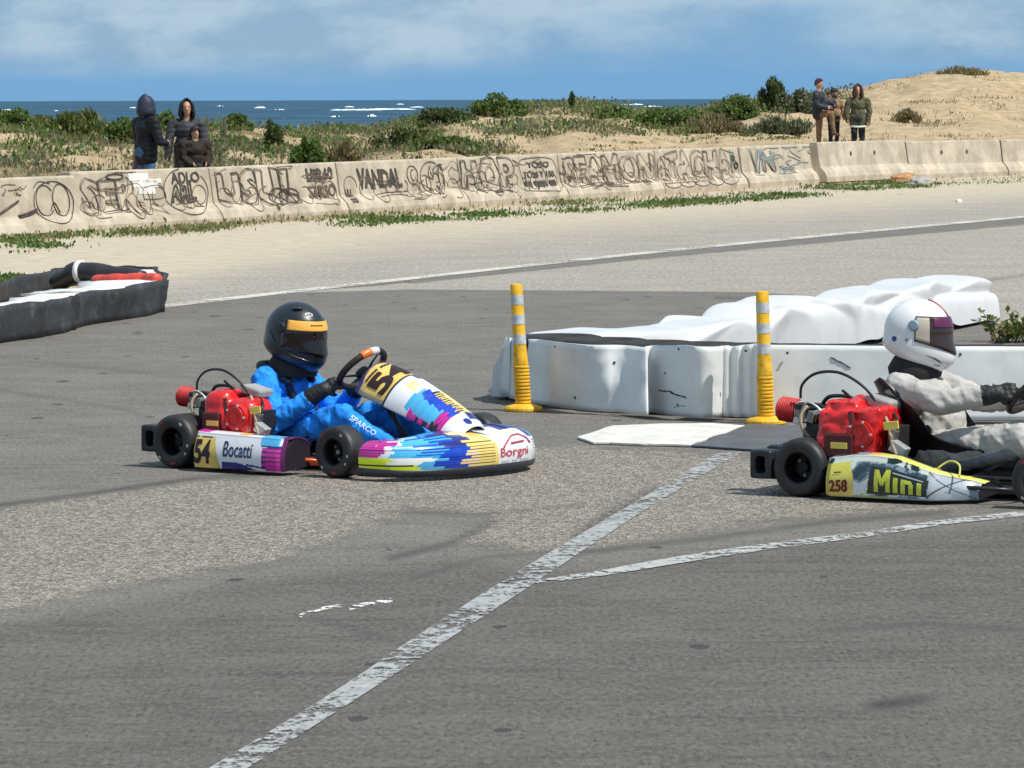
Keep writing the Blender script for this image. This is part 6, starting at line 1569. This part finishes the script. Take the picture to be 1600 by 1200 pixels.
# ------------------------------------------------------------------ vegetation
def leaf_cloud(n, fn, sz, seed, upright=0.3, narrow=0.35):
    """n small leaf quads; fn(r) -> (position, size factor)"""
    r_ = np.random.default_rng(seed); V = np.empty((n * 4, 3)); 
    pos, sf = fn(r_, n)
    d = r_.normal(size=(n, 3)); d[:, 2] = np.abs(d[:, 2]) + upright * 2; d /= np.linalg.norm(d, axis=1)[:, None]
    s = np.cross(d, r_.normal(size=(n, 3))); s /= np.linalg.norm(s, axis=1)[:, None]
    L = (sz * sf * r_.uniform(0.6, 1.4, n))[:, None]; wv = L * narrow
    V[0::4] = pos - s * wv * 0.3; V[1::4] = pos + d * L * 0.5 - s * wv; V[2::4] = pos + d * L; V[3::4] = pos + d * L * 0.5 + s * wv
    F = np.arange(n * 4).reshape(n, 4)
    return V, F
def leaf_mat(name, c0, c1, c2):
    m = bpy.data.materials.new(name); m.use_nodes = True; t = NT(m.node_tree); t.n.clear()
    oi = t.new('ShaderNodeAttribute', attribute_name='tint').outputs['Fac']
    c = t.mix(t.ramp(oi, 0.0, 0.6), c0, c1); c = t.mix(t.ramp(oi, 0.75, 1.0), c, c2)
    b = t.new('ShaderNodeBsdfPrincipled', {'Base Color': c, 'Roughness': 0.65, 'Specular IOR Level': 0.25})
    tr = t.new('ShaderNodeBsdfTranslucent', {'Color': c})
    mx = t.new('ShaderNodeMixShader', {0: 0.3, 1: b.outputs[0], 2: tr.outputs[0]})
    t.l.new(mx.outputs[0], t.new('ShaderNodeOutputMaterial').inputs[0])
    return m
LM = {'green': leaf_mat('leaf_green', (0.05, 0.10, 0.022), (0.12, 0.19, 0.045), (0.25, 0.24, 0.10)),
      'dark': leaf_mat('leaf_dark', (0.035, 0.062, 0.020), (0.09, 0.125, 0.036), (0.21, 0.18, 0.08)),
      'grey': leaf_mat('leaf_grey', (0.085, 0.105, 0.055), (0.17, 0.19, 0.11), (0.28, 0.26, 0.16)),
      'straw': leaf_mat('leaf_straw', (0.13, 0.11, 0.05), (0.25, 0.205, 0.105), (0.38, 0.30, 0.17)),
      'yellow': leaf_mat('leaf_yellowgreen', (0.06, 0.10, 0.02), (0.14, 0.17, 0.045), (0.26, 0.22, 0.09))}
M_STEM = mat('stem_brown', (0.09, 0.065, 0.04), 0.9)
def leafobj(name, V, F, m, parent=None, seed=0):
    me_ = bpy.data.meshes.new(name); me_.vertices.add(len(V)); me_.vertices.foreach_set('co', V.astype(np.float32).ravel())
    n = len(F); me_.loops.add(n * 4); me_.loops.foreach_set('vertex_index', F.astype(np.int32).ravel())
    me_.polygons.add(n); me_.polygons.foreach_set('loop_start', np.arange(0, n * 4, 4, dtype=np.int32))
    me_.update(calc_edges=True); me_.materials.append(m)
    t = np.repeat(np.random.default_rng(seed + 5).random(n), 4).astype(np.float32)
    me_.attributes.new('tint', 'FLOAT', 'POINT').data.foreach_set('value', t)
    return link(bpy.data.objects.new(name, me_), parent)
def shrub(px, top, base, wpx, depth, kind, label, n=2600, leaf=0.085, name='shrub', spiky=0.25):
    x = (px - 800) / LENS_PX * depth; zb = terrain(x, depth) - 0.05
    zt = WD(px, top, depth).z; hgt = max(0.25, zt - zb); wid = wpx / LENS_PX * depth / 2
    o = empty(name, (x, depth, zb), 0, label, 'shrub', 'shrubs on the dunes')
    sd_ = int(px * 7 + top)
    rr = random.Random(sd_); lobes = [(rr.uniform(-0.75, 0.75), rr.uniform(-0.6, 0.6), rr.uniform(0.15, 0.85), rr.uniform(0.16, 0.42)) for _ in range(24)]
    lb = np.array(lobes)
    def fn(r_, n):
        k = r_.integers(0, len(lb), n); d = r_.normal(size=(n, 3)); d /= np.linalg.norm(d, axis=1)[:, None]; rad = r_.random(n) ** 0.45
        prof = np.clip(1 - np.abs(lb[k, 0]) * 0.55, 0.3, 1)
        pos = np.stack([(lb[k, 0] + d[:, 0] * rad * lb[k, 3]) * wid, (lb[k, 1] + d[:, 1] * rad * lb[k, 3]) * wid * 0.9, np.clip((lb[k, 2] * prof + d[:, 2] * rad * lb[k, 3] * 0.8), 0.02, 1.1) * hgt * 0.92], 1)
        return pos, np.ones(n)
    V, F = leaf_cloud(int(n * 1.9), fn, min(leaf, 0.13) if spiky > 0.5 else min(leaf, 0.085), sd_, upright=spiky, narrow=0.16 if spiky > 0.5 else 0.4)
    leafobj('crown', V, F, LM[kind], o, sd_)
    mb = MB()
    for l in lobes[:6]: mb.tube([(0, 0, 0), (l[0] * wid * 0.5, l[1] * wid * 0.5, l[2] * hgt * 0.5), (l[0] * wid, l[1] * wid, l[2] * hgt * 0.9)], [0.03, 0.02, 0.008], 5)
    mb.build('stem', M_STEM, o)
    return o
shrub(28, 167, 206, 110, 112, 'green', 'green shrub at the left edge of the dune crest')
shrub(120, 167, 210, 130, 106, 'yellow', 'wide grassy yellow-green shrub on the crest left of the hooded man', 3600, 0.26, spiky=0.9)
shrub(190, 178, 207, 60, 104, 'green', 'small green shrub touching the left side of the hooded man', 1500)
shrub(258, 172, 206, 46, 112, 'green', 'green shrub seen between the two hooded adults', 1200)
shrub(372, 178, 203, 62, 116, 'green', 'green shrub on the crest right of the thin wooden post', 1700)
shrub(427, 184, 206, 30, 100, 'dark', 'small dark brownish shrub on the crest right of the green one', 900, 0.12)
shrub(481, 205, 243, 62, 88, 'green', 'rounded green shrub alone on the sandy slope', 2600, 0.15)
shrub(532, 212, 246, 60, 90, 'straw', 'dry straw-coloured bush right of the rounded green shrub', 1800, 0.18, spiky=0.8)
shrub(640, 196, 228, 120, 104, 'dark', 'low spreading dark shrub at the foot of the central rise', 3000)
shrub(700, 163, 205, 95, 122, 'dark', 'dark green shrub on the central rise, left of the tallest one', 3400)
shrub(783, 145, 182, 92, 126, 'green', 'tallest shrub standing against the sea at the photo centre', 3800)
shrub(690, 212, 240, 130, 98, 'green', 'low bright green mat of shrub above the sand near the barrier', 2600, 0.12)
shrub(895, 143, 166, 9, 132, 'dark', 'tiny lone upright plant standing on the crest against the sky', 260, 0.12, spiky=1.5)
shrub(960, 164, 186, 70, 128, 'green', 'green shrub just below the white breaker', 1800)
shrub(1050, 162, 194, 120, 126, 'green', 'broad bright green shrub right of the white breaker', 3600)
shrub(1150, 145, 178, 90, 134, 'green', 'green shrub left of the tall upright bush', 2400)
shrub(1207, 116, 170, 46, 136, 'dark', 'tall upright dark bush rising above the skyline', 3000, 0.15, spiky=1.1)
shrub(1248, 132, 172, 70, 136, 'grey', 'grey-green shrub behind the man in the beanie', 2600)
shrub(1120, 180, 205, 110, 122, 'straw', 'dry straw bush below the dark shrubs', 2600, 0.2, spiky=0.8)
shrub(1215, 182, 210, 110, 120, 'grey', 'pale grey-green bush left of the man in the beanie', 2600, 0.18, spiky=0.6)
shrub(1500, 106, 116, 90, 168, 'straw', 'thin dry bush along the top of the bare sand hill', 800, 0.14, spiky=1.0)
shrub(1415, 172, 186, 46, 130, 'straw', 'small dry bush on the face of the bare sand hill', 500, 0.14, spiky=1.0)
# thin wooden post on the crest
x = (352 - 800) / LENS_PX * 104; zb = terrain(x, 104)
po = MB().tube([(0, 0, -0.1), (0.01, 0, 0.2), (0.02, 0, WD(352, 184, 104).z - zb)], [0.05, 0.045, 0.035], 8).build('wooden_post', mat('post_wood', (0.07, 0.05, 0.035), 0.9), smooth=True)
po.location = (x, 104, zb); props(po, 'thin dark wooden post on the dune crest right of the smiling person', 'post')

# scattered dry scrub and grass on the dunes: one mass
def scatter(n, seed, px0, px1, t0, t1, thresh, cutf=None):
    r_ = np.random.default_rng(seed); out = []
    while len(out) < n:
        y = r_.uniform(62, 172); px = r_.uniform(px0, px1); x = (px - 800) / LENS_PX * y
        yb = y_barrier(x); t = (y - yb - 0.8) / 58
        if t < t0 or t > t1: 
            continue
        if cutf is not None and t < np.interp(px, *cutf): continue
        if fbm(x * 0.55, y * 0.2, 11.0) + 0.4 * fbm(x * 2.2, y * 0.8, 4.0) < thresh: continue
        out.append((x, y, terrain(x, y) - 0.03))
    return np.array(out)
cutf = ([-500, 100, 380, 560, 800, 1050, 1250, 1330, 1500, 1800], [0.12, 0.16, 0.16, 0.2, 0.32, 0.42, 0.46, 0.70, 0.93, 0.9])
def tufts(C, per, hgt, sz, seed, narrow):
    r_ = np.random.default_rng(seed); n = len(C) * per
    base = np.repeat(C, per, 0); sc = np.repeat(r_.uniform(0.5, 1.5, len(C)), per)
    def fn(rr, n):
        off = rr.normal(size=(n, 3)) * np.array([0.20, 0.20, 0.0]) * sc[:, None]; off[:, 2] = rr.random(n) * hgt * sc
        return base + off, sc
    return leaf_cloud(n, fn, sz, seed, upright=0.8, narrow=narrow)
V, F = tufts(scatter(1500, 3, -120, 1330, 0.06, 1.03, 0.08, cutf), 20, 0.13, 0.10, 4, 0.09); props(leafobj('dry_dune_scrub', V, F, LM['straw'], seed=2), 'dry straw-coloured scrub covering the dunes', 'scrub', kind='stuff')
V, F = tufts(scatter(1000, 5, -120, 1330, 0.15, 1.03, 0.14, cutf), 20, 0.17, 0.075, 6, 0.3); props(leafobj('grey_dune_scrub', V, F, LM['grey'], seed=3), 'grey-green scrub between the dune shrubs', 'scrub', kind='stuff')
V, F = tufts(scatter(500, 8, 1300, 1700, 0.05, 1.0, 0.25), 8, 0.04, 0.09, 9, 0.10); props(leafobj('sparse_dune_grass', V, F, LM['straw'], seed=4), 'sparse dry grass on the bare sand hill', 'grass', kind='stuff')
V, F = tufts(scatter(700, 18, -120, 1250, 0.0, 0.35, 0.22), 12, 0.03, 0.06, 19, 0.25); props(leafobj('creeping_dune_plants', V, F, LM['yellow'], seed=5), 'low creeping green plants on the sand behind the barrier', 'ground cover', kind='stuff')

V, F = tufts(scatter(950, 45, -120, 1300, 0.40, 1.03, 0.16, cutf), 22, 0.2, 0.075, 46, 0.3); props(leafobj('green_dune_cover', V, F, LM['green'], seed=8), 'bright green low plants covering the dune crest', 'ground cover', kind='stuff')
# weeds along the barrier foot
wp = []; r_ = np.random.default_rng(31)
for (x0, y0, x1, y1, th, n) in ((-60, 390, 70, 381, 9, 320), (60, 374, 340, 357, 6, 230), (330, 354, 520, 346, 5, 40), (505, 349, 780, 336, 8, 520), (780, 338, 1010, 324, 5, 80), (1000, 322, 1130, 314, 6, 260), (850, 322, 960, 314, 6, 140), (1160, 312, 1262, 306, 5, 200), (1285, 294, 1440, 289, 7, 420), (1440, 290, 1700, 280, 4, 70), (-5, 440, 25, 440, 6, 60)):
    for k in range(n):
        u = r_.random(); q_ = W(x0 + (x1 - x0) * u, y0 + (y1 - y0) * u + r_.normal() * th * 0.45)
        if fbm(q_.x * 1.3, q_.y * 0.35, 21) > 0.06: wp.append(q_)
V, F = tufts(np.array([tuple(p) for p in wp]), 12, 0.02, 0.045, 32, 0.35); V[:, 2] = np.maximum(V[:, 2], 0.004)
props(leafobj('roadside_weeds', V, F, LM['green'], seed=6), 'low green weeds in a strip along the foot of the concrete barriers', 'weeds', kind='stuff')
wp = []
for (x0, y0, x1, y1, th, n) in ((40, 376, 345, 358, 9, 260), (330, 352, 560, 338, 9, 200), (560, 338, 1000, 316, 10, 260), (1000, 318, 1300, 298, 8, 260), (1300, 292, 1700, 276, 8, 260)):
    for k in range(n):
        u = r_.random(); q_ = W(x0 + (x1 - x0) * u, y0 + (y1 - y0) * u + r_.normal() * th * 0.45)
        if fbm(q_.x * 1.3, q_.y * 0.35, 21) > -0.12: wp.append(q_)
V, F = tufts(np.array([tuple(p) for p in wp]), 5, 0.02, 0.07, 35, 0.08); V[:, 2] = np.maximum(V[:, 2], 0.004)
props(leafobj('dry_roadside_grass', V, F, LM['straw'], seed=7), 'dry grass and stalks along the foot of the barriers', 'grass', kind='stuff')

# leafy weed behind the white barrier at the right
wd = empty('weed_plant', W(1578, 535), 0, 'leafy green weed growing behind the white barrier at the right edge', 'plant')
rr = random.Random(77); sm = MB(); LV = []; LF = []; k = 0
for s in range(80):
    a = rr.uniform(0, 6.28); ln = rr.uniform(0.10, 0.30); b0 = Vector((rr.uniform(-0.16, 0.5), rr.uniform(-0.2, 0.2), 0)); tip = b0 + Vector((math.cos(a) * ln * 0.6, math.sin(a) * ln * 0.5, ln * rr.uniform(0.4, 0.9)))
    sm.tube([b0, b0.lerp(tip, 0.5) + Vector((0, 0, 0.03)), tip], [0.006, 0.004, 0.002], 5)
    for l in range(9):
        u = 0.25 + 0.75 * l / 8; c = b0.lerp(tip, u) + Vector((0, 0, 0.03 * math.sin(u * 3.1)))
        d_ = Vector((rr.gauss(0, 1), rr.gauss(0, 1), rr.gauss(0.3, 0.5))).normalized(); sd2 = d_.cross(Vector((rr.gauss(0, 1), rr.gauss(0, 1), rr.gauss(0, 1)))).normalized(); Ls = rr.uniform(0.045, 0.075); ww = Ls * 0.32
        LV += [c, c + d_ * Ls * 0.5 - sd2 * ww, c + d_ * Ls, c + d_ * Ls * 0.5 + sd2 * ww]; LF.append((k, k + 1, k + 2, k + 3)); k += 4
sm.build('stem', M_STEM, wd); leafobj('leaves', np.array([tuple(p) for p in LV]), np.array(LF), LM['yellow'], wd, 12)
